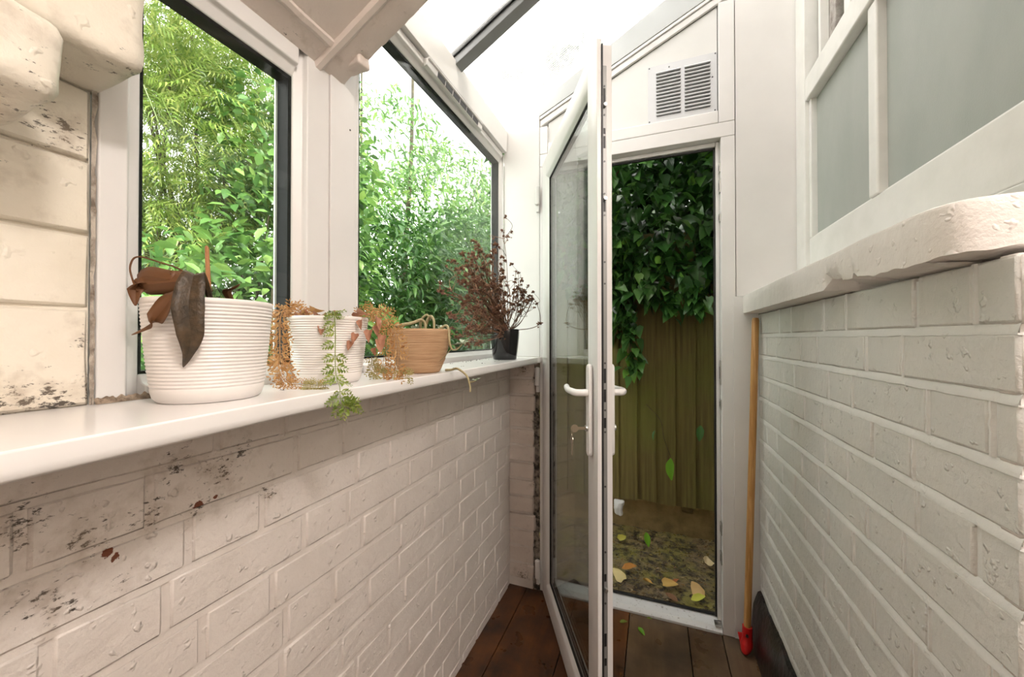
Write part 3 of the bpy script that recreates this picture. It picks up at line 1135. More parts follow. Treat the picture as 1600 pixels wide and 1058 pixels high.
rail(0, .098, 'bottom_rail')
rail(DH, DH - .098, 'top_rail')
gk = MB()
for (x0, x1, z0, z1) in ((.0975, .1015, .098, DH - .098), (DW - .1015, DW - .0975, .098, DH - .098), (.098, DW - .098, .0975, .1015), (.098, DW - .098, DH - .1015, DH - .0975)):
    gk.box(x0, x1, .0125, .0375, z0, z1)
gk.build('glazing_gasket', m_black, door, local=True)
MB().box(.0976, DW - .0976, .016, .020, .0976, DH - .0976).build('pane', m_glass_door, door, local=True)
MB().box(.0976, DW - .0976, .031, .035, .0976, DH - .0976).build('pane', m_glass_door, door, local=True)
# lock edge: rubber seal, steel strip with rollers, slots and screws
MB().box(DW - .0195, DW - .003, .0145, .0185, .01, DH - .01).build('edge_seal', m_black, door, local=True)
st = MB().box(DW - .0198, DW - .0180, .0200, .0340, .06, DH - .06).build('lock_strip', m_strip, door, local=True)
xs = DW - .0180
def strip_part(nm, z, h, mat, y0=.0245, y1=.0305):
    MB().box(xs, xs + .0006, y0, y1, z - h / 2, z + h / 2).build(nm, mat, st)
WMd = None
for z, h in ((1.862, .045), (1.765, .016), (1.745, .012), (1.728, .022), (1.555, .03), (1.085, .040), (1.03, .035), (.955, .028), (.53, .02), (.36, .035), (.30, .02), (.17, .03)):
    MB().box(xs, xs + .0006, .0245, .0305, z - h / 2, z + h / 2).build('slot', m_black, st, local=True)
for z in (1.835, 1.575, .50, .20):
    mb = MB(); mb.tube([(xs, .0275, z), (xs + .010, .0275, z)], .0048, 12)
    mb.build('roller_cam', m_steel, st, True, local=True)
for z in (1.89, 1.81, 1.68, 1.59, 1.53, 1.40, 1.34, 1.12, .99, .93, .78, .60, .46, .25):
    mb = MB(); mb.tube([(xs, .0275, z), (xs + .0012, .0275, z)], .0028, 10)
    mb.build('screw', m_screw, st, True, local=True)

# lever handles
for side in (0, 1):
    sg = -1 if side == 0 else 1
    yb = 0.0 if side == 0 else DT
    xc = DW - .048
    nm = 'handle'
    mb = MB()
    n = 20
    outl = []
    for i in range(n):
        a = 2 * math.pi * i / n
        outl.append((xc + .0145 * math.cos(a), (1.128 - .0145 if math.sin(a) > 0 else .868 + .0145) - .012 + .0145 * math.sin(a)))
    poly = [(x, yb + sg * .0004, z) for x, z in outl]
    if sg < 0:
        poly = poly[::-1]
    mb.prism(poly, (0, sg * .013, 0))
    hp = mb.build('handle_plate', m_upvc, door, bevel=.004, local=True)
    zl = 1.035
    mb = MB()
    pts = catmull([(xc, yb + sg * .012, zl), (xc, yb + sg * .034, zl), (xc - .008, yb + sg * .046, zl), (xc - .03, yb + sg * .051, zl + .001), (xc - .07, yb + sg * .050, zl), (xc - .112, yb + sg * .043, zl + .002), (xc - .122, yb + sg * .040, zl + .003)], 4)
    rr = [.0105] * 8 + [.0098] * 8 + [.0092] * 8 + [.004]
    rr = [(.0105 - .002 * i / len(pts)) for i in range(len(pts))]
    rr[-1] = .004
    mb.tube(pts, rr, 12)
    mb.build('lever', m_upvc, hp, True, local=True)
    mb = MB()
    mb.tube([(xc, yb + sg * .0135, .935), (xc, yb + sg * .019, .935)], .0085, 16)
    mb.build('lock_cylinder', m_steel, hp, True, local=True)

# key hanging from the inner lock
Mdoor = WM['door_1']
def dl(x, y, z):
    return Mdoor @ Vector((x, y, z))
kp = dl(DW - .048, -.020, .935)
key = empty('key', tuple(kp), DA, label='brass key in the lock with a second key hanging below', cat='key')
def klocal(nm, mb, smooth=True):
    return mb.build(nm, m_chrome, key, smooth, local=True)
klocal('blade', MB().box(-.0012, .0012, -.020, .004, -.004, .004), False)
mb = MB()
hd = [(0, -.020 - .010 + .011 * math.cos(a), .011 * math.sin(a)) for a in [2 * math.pi * i / 18 for i in range(18)]]
mb.prism([(x - .001, y, z) for x, y, z in hd], (.002, 0, 0))
klocal('bow', mb, False)
mb = MB()
mb.tube([(0.007 * math.sin(a), -.037, -.010 + .012 * math.cos(a)) for a in [2 * math.pi * i / 20 for i in range(21)]], .0009, 6)
klocal('key_ring', mb)
mb = MB()
mb.prism([(.011 * math.cos(a) - .003, -.038, -.032 + .011 * math.sin(a)) for a in [2 * math.pi * i / 18 for i in range(18)]], (0, .002, 0))
mb.box(-.007, .001, -.038, -.036, -.075, -.042)
klocal('hanging_key', mb, False)

# ------------------------------------------------------------------ broom handle in the corner
br = empty('broom_handle', (.325, 1.675, 0), label='wooden broom handle with red socket leaning in the corner', cat='broom handle')
mb = MB()
mb.tube([(.326, 1.672, .075), (.338, 1.682, .4), (.353, 1.692, .85), (.3655, 1.700, 1.270), (.3658, 1.7002, 1.280)], [.0125, .0125, .0125, .0125, .010], 16)
mb.build('pole', m_broom, br, True)
mb = MB()
mb.tube(catmull([(.327, 1.673, .105), (.3262, 1.6725, .06), (.322, 1.667, .032), (.313, 1.650, .012)], 5),
        [.0165, .0168, .017, .0172, .0175, .018, .019, .020, .0205, .021, .0205, .019, .017, .014, .0105, .0065], 16)
so = mb.build('socket', m_red, br, True)
mb = MB()
mb.tube([(.3225, 1.650, .080), (.3228, 1.656, .080)], .0052, 12)
mb.build('screw_hole', m_screw, so, True)
mb = MB()
mb.prism([(.296, 1.685, .066), (.312, 1.672, .075), (.312, 1.668, .03), (.305, 1.668, .022)], (.003, .004, 0))
mb.build('tab', m_red, so, bevel=.0015)

# ------------------------------------------------------------------ unseen lamp added behind the camera to brighten the near end
lamp = empty('added_fill_lamp', (.85, -.25, 2.42), label='round glowing fill lamp added unseen behind the camera', cat='lamp')
mb = MB(); mb.lathe([(0, 0), (.13, 0), (.155, .02), (.16, .05), (0, .05)], 32, (.85, -.25, 2.42))
mb.build('diffuser', m_fill_lamp, lamp, True)
mb = MB(); mb.lathe([(.165, .0505), (.17, .06), (.17, .09), (0, .09)], 32, (.85, -.25, 2.42))
mb.build('base', m_upvc, lamp, True)
mb = MB(); mb.tube([(.85, -.25, 2.50), (.85, -.25, 2.67)], .01, 8)
mb.build('rod', m_steel, lamp, True)

# ------------------------------------------------------------------ outside: ground, fence, ivy
def soilz(x, y):
    return -.012 + .010 * noise.noise(Vector((x * 6, y * 6, 1))) + .007 * noise.noise(Vector((x * 22, y * 22, 4))) + .006 * max(0, (y - 2.3) / .2) + (-.02 if y < 1.86 else 0)
g = MB()
g.grid(lambda u, v: (-2.2 + 3.2 * u, 1.83 + .80 * v, soilz(-2.2 + 3.2 * u, 1.83 + .80 * v)), 150, 50)
ground = struct(g.build('ground', m_soil, None, True))
struct(MB().box(-9, -.84, -4, 9, -.30, -.10).build('garden_ground', m_lawn))

rp = random.Random(11)
pb = MB()
for i in range(700):
    x, y = rp.uniform(-.45, .55), rp.uniform(1.85, 2.52)
    r = rp.uniform(.0015, .005)
    z = soilz(x, y)
    b = len(pb.v)
    for d in ((1, 0, 0), (-.5, .8, 0), (-.6, -.7, 0), (.1, 0, .9)):
        pb.v.append((x + r * d[0] * rp.uniform(.7, 1.5), y + r * d[1] * rp.uniform(.7, 1.5), z - .001 + r * d[2]))
    pb.f += [(b, b + 1, b + 3), (b + 1, b + 2, b + 3), (b + 2, b, b + 3)]
for i in range(420):
    x, y = rp.uniform(-.45, .50), 1.85 + .62 * rp.random() ** 1.6
    z = soilz(x, y) + rp.uniform(.002, .008)
    a = rp.uniform(0, 6.28)
    l, w_ = rp.uniform(.005, .015), rp.uniform(.002, .006)
    dx, dy = math.cos(a), math.sin(a)
    b = len(pb.v)
    pb.v += [(x - dx * l, y - dy * l, z), (x - dy * w_, y + dx * w_, z + .003), (x + dx * l, y + dy * l, z + rp.uniform(-.002, .006)), (x + dy * w_, y - dx * w_, z + .001)]
    pb.f.append((b, b + 1, b + 2, b + 3))
grit = pb.build('soil_grit', leaf_mat('grit', [(0, (.025, .016, .010)), (.5, (.09, .06, .03)), (.75, (.22, .12, .04)), (.92, (.30, .25, .08)), (1, (.55, .45, .30))], 0, .8))
tag(grit, 'dark crumbs of soil and grit strewn outside the door', 'soil', kind='stuff')

pl = empty('plinth', (0, 2.56, 0), label='mossy brown concrete plinth under the wooden fence', cat='plinth')
mb = MB()
mb.grid(lambda u, v: (-.95 + 1.64 * u, 2.545 + .006 * noise.noise(Vector((u * 60, v * 9, 1))) + (.10 if v > .9 else 0), [-.05, .02, .09, .15, .178, .180][int(round(v * 5))] + .004 * noise.noise(Vector((u * 80, v, 2)))), 160, 5)
mb.build('face', m_conc, pl, True)

fence = empty('fence', (0, 2.5, .18), label='dark green-stained vertical board fence beyond the open door', cat='fence')
x = -.335 - 5 * .111
ix = 0
while x < .57:
    wd = .1105
    dz = rp.uniform(-.006, .006)
    mb = MB()
    y0 = 2.500 + (.004 if ix % 2 else 0)
    mb.prism([(x, y0 + .012, .185 + dz), (x + wd + .012, y0 - .010, .189 + dz), (x + wd + .012, y0 + .014, .189 + dz), (x, y0 + .018, .185 + dz)], (rp.uniform(-.004, .004), 0, 1.66))
    mb.build('board', m_fence, fence, bevel=.0015)
    x += wd
    ix += 1
MB().box(-.88, .69, 2.52, 2.56, .45, .53).build('fence_rail', m_fence, fence)
MB().box(-.88, .69, 2.52, 2.56, 1.45, 1.53).build('fence_rail', m_fence, fence)

# ---- leaves
def leaf_template(kind):
    if kind == 'oval':
        v = [(0, 0, 0), (.30, .21, .05), (.32, 0, -.01), (.30, -.21, .05), (.66, .18, .03), (.68, 0, -.04), (.66, -.18, .03), (1, 0, -.13)]
        f = [(0, 2, 1), (0, 3, 2), (1, 2, 5, 4), (2, 3, 6, 5), (4, 5, 7), (5, 6, 7)]
    elif kind == 'lance':
        v = [(0, 0, 0), (.28, .13, .04), (.30, 0, -.01), (.28, -.13, .04), (.62, .11, .0), (.64, 0, -.06), (.62, -.11, .0), (1, 0, -.22)]
        f = [(0, 2, 1), (0, 3, 2), (1, 2, 5, 4), (2, 3, 6, 5), (4, 5, 7), (5, 6, 7)]
    elif kind == 'heart':
        v = [(0, 0, 0), (-.06, .20, .02), (.18, .36, .06), (.22, 0, -.01), (-.06, -.20, .02), (.18, -.36, .06), (.58, .22, .02), (.60, 0, -.05), (.58, -.22, .02), (1, 0, -.14)]
        f = [(0, 3, 2, 1), (0, 4, 5, 3), (2, 3, 7, 6), (3, 5, 8, 7), (6, 7, 9), (7, 8, 9)]
    else:   # spray of narrow leaflets
        v, f = [], []
        for i in range(6):
            t_ = .12 + .15 * i
            for s in (-1, 1):
                b = len(v)
                l = .34 * (1 - .09 * i)
                v += [(t_, 0, -.05 * t_), (t_ + .10, s * l * .55, .02 - .1 * t_), (t_ + .24, s * l, -.10 - .1 * t_), (t_ + .05, s * l * .62, .0 - .1 * t_)]
                f.append((b, b + 1, b + 2, b + 3))
        b = len(v)
        v += [(0, -.012, 0), (0, .012, 0), (1, .01, -.12), (1, -.01, -.12)]
        f.append((b, b + 3, b + 2, b + 1))
    return np.array(v, float), f


def rot_np(rg, n, droop, face=None, fspread=1.2):
    """random leaf frames: x axis along the leaf, z axis its upper side"""
    if face is None:
        az = rg.uniform(0, 2 * np.pi, n)
    else:
        az = face + rg.normal(0, fspread, n)
    el = rg.normal(-droop, .45, n)
    ro = rg.normal(0, .6, n)
    cx = np.stack([np.cos(az) * np.cos(el), np.sin(az) * np.cos(el), np.sin(el)], 1)
    up = np.tile(np.array([0, 0, 1.0]), (n, 1))
    y = np.cross(up, cx)
    y /= np.linalg.norm(y, axis=1, keepdims=True) + 1e-9
    z = np.cross(cx, y)
    y2 = y * np.cos(ro)[:, None] + z * np.sin(ro)[:, None]
    z2 = np.cross(cx, y2)
    return np.stack([cx, y2, z2], 2)       # columns


def leaf_cloud(name, P, R, S, kind, mat, parent):
    tv_, tf = leaf_template(kind)
    n, m = len(P), len(tv_)
    V = np.einsum('nij,mj->nmi', R, tv_) * S[:, None, None] + P[:, None, :]
    V = V.reshape(-1, 3)
    fl = np.array([len(f) for f in tf])
    idx = np.concatenate([np.array(f) for f in tf])
    loops = (idx[None, :] + (np.arange(n) * m)[:, None]).reshape(-1)
    tot = np.tile(fl, n)
    start = np.concatenate([[0], np.cumsum(tot)[:-1]])
    me = bpy.data.meshes.new(name)
    me.vertices.add(len(V))
    me.vertices.foreach_set('co', V.reshape(-1))
    me.loops.add(len(loops))
    me.loops.foreach_set('vertex_index', loops.astype(np.int32))
    me.polygons.add(len(tot))
    me.polygons.foreach_set('loop_start', start.astype(np.int32))
    me.polygons.foreach_set('loop_total', tot.astype(np.int32))
    me.polygons.foreach_set('use_smooth', np.ones(len(tot), bool))
    me.materials.append(mat)
    me.update(calc_edges=True)
    o = bpy.data.objects.new(name, me)
    COL.objects.link(o)
    set_parent(o, parent)
    o['kind'] = 'stuff'
    return o


def round_leaf(me, curl=0.0):
    import bmesh
    bm = bmesh.new()
    bm.from_mesh(me)
    bmesh.ops.triangulate(bm, faces=[f for f in bm.faces if len(f.verts) > 4])
    bmesh.ops.subdivide_edges(bm, edges=bm.edges[:], cuts=1, smooth=1.0, use_grid_fill=True)
    if curl:
        for v in bm.verts:
            x, y = v.co.x, v.co.y
            v.co.z += curl * (1.6 * y * y + .35 * (x - .5) ** 2) + .05 * curl * math.sin(x * 17 + y * 23)
            v.co.y *= 1 - .12 * math.sin(x * 19) * abs(curl)
    bm.to_mesh(me)
    bm.free()


def leaf_objs(P, R, S, kind, mat, parent, name='leaf'):
    tv_, tf = leaf_template(kind)
    me = bpy.data.meshes.new(name)
    me.from_pydata([tuple(v) for v in tv_], [], tf)
    round_leaf(me)
    me.polygons.foreach_set('use_smooth', [True] * len(me.polygons))
    me.materials.append(mat)
    for p, r, s in zip(P, R, S):
        M = Matrix([list(r[0]), list(r[1]), list(r[2])])
        o = bpy.data.objects.new(name, me)
        COL.objects.link(o)
        o.location = tuple(p)
        o.rotation_euler = M.to_euler()
        o.scale = (s, s, s)
        set_parent(o, parent)


def blob_points(rg, n, blobs, shell=.55):
    w = np.array([b[3] * b[4] * b[5] for b in blobs]) ** .67
    w = w / w.sum()
    k = rg.choice(len(blobs), n, p=w)
    d = rg.normal(0, 1, (n, 3))
    d /= np.linalg.norm(d, axis=1, keepdims=True)
    r = shell + (1 - shell) * rg.random(n) ** .6
    B = np.array(blobs)[k]
    return B[:, :3] + d * r[:, None] * B[:, 3:6]


def bush(name, label, cat, base, blobs, n, size, kind, mat, mat_o, seed, n_obj=0, droop=.35, face=0.0, group=None, twigs=14, fspread=1.4):
    rg = np.random.default_rng(seed)
    root = empty(name, base, label=label, cat=cat, group=group)
    P = blob_points(rg, n, blobs)
    P = P[P[:, 0] < -1.0] if base[0] < -1 else P[P[:, 0] < .62]
    n = len(P)
    R = rot_np(rg, n, droop, face, fspread)
    S = rg.uniform(size[0], size[1], n)
    if n_obj:
        d = np.linalg.norm(P - np.array([0, 0, 1.2]), axis=1)
        order = np.argsort(d / S)
        a, b = order[:n_obj], order[n_obj:]
        leaf_objs(P[a], R[a], S[a], kind, mat_o, root)
        leaf_cloud('foliage', P[b], R[b], S[b], kind, mat, root)
    else:
        leaf_cloud('foliage', P, R, S, kind, mat, root)
    rr = random.Random(seed)
    for i in range(twigs):
        bl = rr.choice(blobs)
        e = Vector((bl[0] + rr.uniform(-.6, .6) * bl[3], bl[1] + rr.uniform(-.6, .6) * bl[4], bl[2] + rr.uniform(-.2, .8) * bl[5]))
        s = Vector(base) + Vector((rr.uniform(-.15, .15), rr.uniform(-.15, .15), 0))
        mid = s.lerp(e, .5) + Vector((rr.uniform(-.1, .1), rr.uniform(-.1, .1), .15))
        mb = MB()
        mb.tube(catmull([s, mid, e], 5), [.016 - .0012 * q for q in range(11)], 6)
        mb.build('branch', m_bark, root, True)
    return root


bush('garden_shrub', 'light green leafy shrub filling the lower near window', 'shrub', (-1.95, 1.25, -.1),
     [(-1.75, 1.20, 1.25, .42, .50, .50), (-1.85, 1.55, 1.75, .45, .45, .55), (-1.70, 1.05, .75, .45, .60, .50), (-2.0, 1.65, 2.25, .45, .5, .5), (-1.75, 1.75, .9, .4, .5, .6)],
     8200, (.05, .09), 'oval', m_shrub, m_shrub_o, 1, 300)
bush('feathery_tree', 'feathery yellow-green tree at the top of the near window', 'tree', (-2.7, 1.45, -.1),
     [(-2.35, 1.25, 2.25, .5, .45, .55), (-2.4, 1.15, 1.75, .45, .40, .5), (-2.5, 1.75, 2.8, .6, .6, .6), (-2.3, 1.0, 2.9, .5, .5, .6)],
     5200, (.09, .16), 'spray', m_con, m_con, 2, 0, .55)
bush('laurel_shrub', 'mid green shrub behind the far window and dry kalanchoe', 'shrub', (-1.85, 2.9, -.1),
     [(-1.75, 2.55, 1.05, .45, .5, .6), (-1.80, 3.1, 1.5, .5, .6, .6), (-1.9, 2.5, 1.7, .5, .5, .55), (-1.7, 3.9, 1.3, .55, .6, .8), (-1.9, 4.6, 1.6, .6, .7, .9), (-2.0, 3.6, 2.1, .6, .6, .5)],
     13000, (.07, .12), 'lance', m_darkleaf, m_darkleaf_o, 3, 260)
bush('tall_tree', 'tall loose tree with pale trunks in the far window', 'tree', (-2.9, 3.9, -.1),
     [(-2.6, 3.6, 2.6, .7, .6, .6), (-2.8, 4.8, 3.1, .9, 1.0, .9), (-2.8, 2.9, 2.3, .5, .6, .5), (-3.2, 3.8, 3.6, .9, .9, .6), (-2.5, 5.6, 2.6, .8, .8, .9), (-2.1, 4.3, 2.6, .5, .6, .7), (-2.1, 5.2, 2.8, .5, .8, .8), (-1.9, 6.3, 2.4, .6, .9, 1.0)],
     11500, (.07, .13), 'lance', m_shrub, m_shrub, 5, 0, .5, twigs=16)
bush('dark_hedge', 'dark hedge standing behind the garden shrubs', 'hedge', (-3.6, 2.8, -.1),
     [(-3.3, .8, 1.2, .5, 1.0, 1.3), (-3.3, 2.2, 1.2, .5, 1.0, 1.2), (-3.3, 3.6, 1.1, .5, 1.0, 1.2), (-3.3, 5.2, 1.3, .6, 1.2, 1.5), (-3.0, 6.8, 1.5, .8, 1.2, 1.8), (-2.6, 7.5, 2.5, .8, 1.2, 1.6)],
     14000, (.09, .17), 'oval', m_darkleaf, m_darkleaf, 6, 0)
bush('evergreen_hedge', 'tall dark evergreen standing behind the board fence', 'hedge', (-.1, 3.2, -.1),
     [(-.5, 3.0, 2.2, .6, .32, .8), (.2, 3.0, 2.4, .42, .32, .8), (-.2, 3.1, 1.6, .75, .3, .8), (.1, 3.25, 2.3, .5, .25, .9), (-.4, 3.3, 2.9, .6, .3, .7), (.2, 3.2, 3.0, .42, .3, .6)],
     9500, (.10, .17), 'oval', m_darkleaf, m_darkleaf, 9, 0, twigs=8)
# pale trunks of the tall tree
ttree = [o for o in bpy.data.objects if o.name == 'tall_tree'][0]
for (x, y, x2, y2, r) in ((-2.9, 3.2, -3.0, 3.1, .035), (-3.0, 3.7, -2.8, 3.9, .045), (-3.1, 3.35, -3.25, 3.55, .03), (-2.7, 2.9, -2.65, 2.7, .022)):
    mb = MB()
    mb.tube(catmull([(x, y, -.1), ((x + x2) / 2 + .05, (y + y2) / 2, 1.8), (x2, y2, 3.4), (x2 + .1, y2 - .1, 4.6)], 5), [r * (1 - .045 * q) for q in range(16)], 8)
    mb.build('trunk', m_bark, ttree, True)

# ivy over the fence, seen through the door
rg = np.random.default_rng(21)
ivy = empty('climbing_ivy', (.1, 2.6, 1.0), label='dark glossy creeper hanging over the fence beyond the door', cat='creeper')
P = []
for i in range(4200):
    x = rg.uniform(-.95, .60)
    top = 1.62 + .16 * math.sin(x * 9 + 1) + (.10 if x > .15 else 0) - (.12 if -.25 < x < .02 else 0)
    z = rg.uniform(top, 2.95) if rg.random() < .93 else rg.uniform(top - .2, top)
    y = 2.45 - .22 * max(0, min(1, (z - 1.5) / .6)) + rg.uniform(-.10, .14)
    P.append((x, y, z))
hang = [[(-.20, 2.40, 1.75), (-.17, 2.38, 1.45), (-.14, 2.40, 1.22), (-.13, 2.42, 1.00)],
        [(.02, 2.36, 1.75), (.06, 2.34, 1.5), (.10, 2.38, 1.36)],
        [(.02, 2.34, 1.70), (.14, 2.30, 1.58), (.20, 2.32, 1.46), (.23, 2.33, 1.38)],
        [(-.10, 2.37, 1.8), (-.06, 2.35, 1.55), (.0, 2.38, 1.42)],
        [(-.22, 2.40, 1.9), (-.23, 2.40, 1.5), (-.21, 2.42, 1.3)],
        [(.28, 2.36, 1.85), (.27, 2.36, 1.65), (.26, 2.38, 1.55)]]
for hp_ in hang:
    c = catmull(hp_, 6)
    mb = MB(); mb.tube(c, .0022, 5)
    mb.build('vine', m_bark, ivy, True)
    for q in c:
        for _ in range(5):
            P.append((q.x + rg.normal(0, .022), q.y + rg.normal(0, .02) - .01, q.z + rg.normal(0, .022)))
P = np.array(P)
n = len(P)
R = rot_np(rg, n, .75, -1.45, .8)
S = rg.uniform(.055, .105, n)
vis = (P[:, 0] > -.30) & (P[:, 0] < .42) & (P[:, 2] < 2.35)
d = np.where(vis, P[:, 1] - S * 2, 99)
order = np.argsort(d)
a, b_ = order[:280], order[280:]
leaf_objs(P[a], R[a], S[a], 'heart', m_ivy_o, ivy)
leaf_cloud('foliage', P[b_], R[b_], S[b_], 'heart', m_ivy, ivy)
mb = MB(); mb.tube(catmull([(-.18, 2.25, 2.4), (-.2, 2.27, 2.15), (-.25, 2.3, 1.9)], 6), .008, 7)
mb.build('vine', m_twig2, ivy, True)
# a few bright leaves at the head of the doorway and single leaves lower down
def one_leaf(name, loc, az, el, roll, s, kind, mat, parent, curl=0.0):
    tv_, tf = leaf_template(kind)
    me = bpy.data.meshes.new(name)
    me.from_pydata([tuple(v) for v in tv_], [], tf)
    round_leaf(me, curl)
    me.polygons.foreach_set('use_smooth', [True] * len(me.polygons))
    me.materials.append(mat)
    o = bpy.data.objects.new(name, me)
    COL.objects.link(o)
    o.location = loc
    o.rotation_euler = (Matrix.Rotation(az, 3, 'Z') @ Matrix.Rotation(-el, 3, 'Y') @ Matrix.Rotation(roll, 3, 'X')).to_euler()
    o.scale = (s, s, s)
    m = o.modifiers.new('soft', 'SUBSURF')
    m.levels = m.render_levels = 2
    set_parent(o, parent)
    return o
one_leaf('leaf', (.34, 2.22, 2.165), math.pi * 1.02, -.1, .9, .10, 'heart', m_ivybright, ivy)
one_leaf('leaf', (.33, 2.20, 2.14), -1.9, -.9, .2, .10, 'heart', m_ivybright, ivy)
one_leaf('leaf', (.085, 2.36, .52), -1.7, -1.25, .5, .135, 'oval', m_ivybright, ivy)
one_leaf('leaf', (.245, 2.40, .71), -1.9, -1.2, -.3, .10, 'oval', m_ivy, ivy)
one_leaf('leaf', (.0, 2.40, .66), -2.0, -.9, .4, .07, 'lance', m_ivy, ivy)
mb = MB(); mb.tube(catmull([(-.05, 2.45, .80), (.03, 2.40, .72), (.05, 2.37, .62), (.085, 2.36, .52)], 6), .0016, 5)
mb.build('vine', m_bark, ivy, True)

# leaf litter outside
lit = [((-.165, 2.035), 'curled orange fallen leaf nearest the door edge on the soil', .065, .4), ((-.15, 1.965), 'pale yellow fallen leaf beside the door threshold', .065, 2.4),
       ((.035, 1.985), 'small yellow-brown fallen leaf in the middle of the soil', .055, .1), ((.075, 1.99), 'small reddish fallen leaf beside the middle yellow one', .05, 1.0),
       ((.255, 2.235), 'pale upright fallen leaf on a stalk by the right door jamb', .06, 1.4), ((.195, 1.965), 'round tan fallen leaf near the right door jamb', .065, 2.0),
       ((.15, 1.915), 'lime yellow ragged leaf close to the threshold', .06, .5), ((-.05, 1.985), 'narrow ochre fallen leaf left of the middle', .035, -.4),
       ((-.20, 2.33), 'yellow-green fallen leaf near the plinth', .05, .9), ((.10, 1.90), 'brown crumpled leaf against the threshold', .05, 2.7)]
LC = [(.62, .28, .06), (.85, .72, .34), (.72, .48, .14), (.50, .17, .06), (.85, .70, .42), (.72, .48, .20), (.72, .74, .12), (.66, .40, .10), (.55, .52, .10), (.26, .13, .06)]
for i, ((x, y), lb, s, az) in enumerate(lit):
    m_lit = leaf_mat('litter_leaf', [(0, LC[i]), (1, LC[i])], .25, .6)
    o = one_leaf('fallen_leaf', (x, y, soilz(x, y) + .018), az, .25, .35 * (-1) ** i, s * 1.35, 'heart' if i % 3 else 'oval', m_lit, None, (.9, -.7, .6, 1.1)[i % 4])
    tag(o, lb, 'leaf', 'fallen leaves outside the door')
o = one_leaf('fallen_leaf', (-.05, 2.33, .11), -1.2, -1.0, .3, .085, 'oval', m_ivybright, None)
o.location.z = .085
tag(o, 'glossy green leaf standing in front of the plinth', 'leaf', 'fallen leaves outside the door')
for (x, y, az, s, lb) in ((-.142, 1.658, .6, .040, 'yellow-green leaf on the floorboards nearest the door edge'), (-.068, 1.66, -.9, .045, 'fresh green leaf on the floorboards inside the threshold'),
                          (-.036, 1.725, .2, .025, 'tiny green leaf on the floor touching the threshold')):
    o = one_leaf('fallen_leaf', (x, y, .0065), az, 0, .15, s, 'oval', m_ferngreen if s != .045 else m_ivybright, None)
    tag(o, lb, 'leaf', 'green leaves on the floorboards')
# plastic scraps by the plinth
o = rough_block('plastic_scrap', -.245, -.185, 2.44, 2.49, .10, .185, m_white_plastic, None, 3, .015, .012, .006)
tag(o, 'crumpled white plastic scrap by the fence foot at the door edge', 'scrap')
o = rough_block('plastic_wrapper', .15, .215, 2.515, 2.560, .150, .195, m_plastic_clear, None, 7, .008, .010, .005)
tag(o, 'crumpled clear plastic wrapper tucked under the fence boards', 'scrap')

# ------------------------------------------------------------------ plants on the window board
ZS = 1.1122


def ribbon(path, widths, side, mat, name, parent, fold=.25, nseg=6, curl=0.0):
    pts = catmull(path, nseg)
    n = len(pts)
    wi = [np.interp(i / (n - 1), np.linspace(0, 1, len(widths)), widths) for i in range(n)]
    side = Vector(side).normalized()
    mb = MB()
    for i, p in enumerate(pts):
        d = (pts[min(i + 1, n - 1)] - pts[max(i - 1, 0)]).normalized()
        s = side - d * side.dot(d)
        if s.length < 1e-3:
            s = Vector((0, 0, 1)) - d * d.z
        s.normalize()
        nn = d.cross(s)
        wob = .12 * noise.noise(p * 60)
        for q in (-1, -.5, 0, .5, 1):
            mb.v.append(tuple(p + s * wi[i] * q + nn * (abs(q) * fold + wob * q + curl * q * q) * wi[i]))
    for i in range(n - 1):
        for q in range(4):
            a = i * 5 + q
            mb.f.append((a, a + 1, a + 6, a + 5))
    o = mb.build(name, mat, parent, True)
    m = o.modifiers.new('thick', 'SOLIDIFY')
    m.thickness = .0006
    return o


def ribbed_pot(root, c, r_top, r_bot, h, nrib, mat, ribs=True):
    prof = [(0, .002), (r_bot * .80, .002), (r_bot * .82, 0), (r_bot * .9, .0005), (r_bot * .97, .006), (r_bot, .013)]
    z0, z1 = .018, h - .006
    nz = nrib * 4
    for i in range(nz + 1):
        t_ = i / nz
        z = z0 + (z1 - z0) * t_
        r = r_bot + (r_top - r_bot) * (t_ ** .75)
        if ribs:
            r += .00060 * math.cos(i / 4 * 2 * math.pi)
        prof.append((r, z))
    prof += [(r_top + .0005, h - .002), (r_top - .001, h), (r_top - .004, h), (r_top - .005, h - .004), (r_top - .006, h * .8)]
    mb = MB(); mb.lathe(prof, 72, c)
    o = mb.build('pot', mat, root, True)
    mb = MB()
    mb.grid(lambda u, v: (c[0] + (r_top - .006) * u * math.cos(v * 2 * math.pi), c[1] + (r_top - .006) * u * math.sin(v * 2 * math.pi), c[2] + h * .86 + .004 * noise.noise(Vector((u * 5, v * 9, 1)))), 5, 24)
    mb.build('soil', m_potsoil, root, True)
    return o


# 1 big white pot with a dead lily
c1 = (-.618, .369, ZS)
p1 = empty('potted_lily', c1, label='largest ribbed white pot holding a withered dark-leaved plant and cane', cat='potted plant')
ribbed_pot(p1, c1, .0775, .066, .1425, 24, m_ceramic)
side_cam = (.79, .61, 0)
ribbon([(-.60, .36, 1.245), (-.577, .338, 1.268), (-.564, .318, 1.284), (-.557, .309, 1.268), (-.553, .304, 1.238), (-.552, .306, 1.205), (-.560, .308, 1.182), (-.574, .310, 1.163)],
       [.002, .005, .0095, .0145, .0165, .0135, .0060, .0005], (.53, .85, 0), m_deaddark, 'leaf', p1, .4)
ribbon([(-.602, .330, 1.288), (-.600, .308, 1.279), (-.634, .296, 1.283), (-.640, .292, 1.268), (-.637, .290, 1.243)],
       [.004, .013, .015, .010, .001], (0, .2, 1), m_deadbrown, 'leaf', p1, .35)
ribbon([(-.575, .322, 1.279), (-.600, .306, 1.274), (-.628, .296, 1.272), (-.650, .293, 1.277)], [.004, .014, .013, .004], (.1, .1, 1), m_deadbrown, 'leaf', p1, .5)
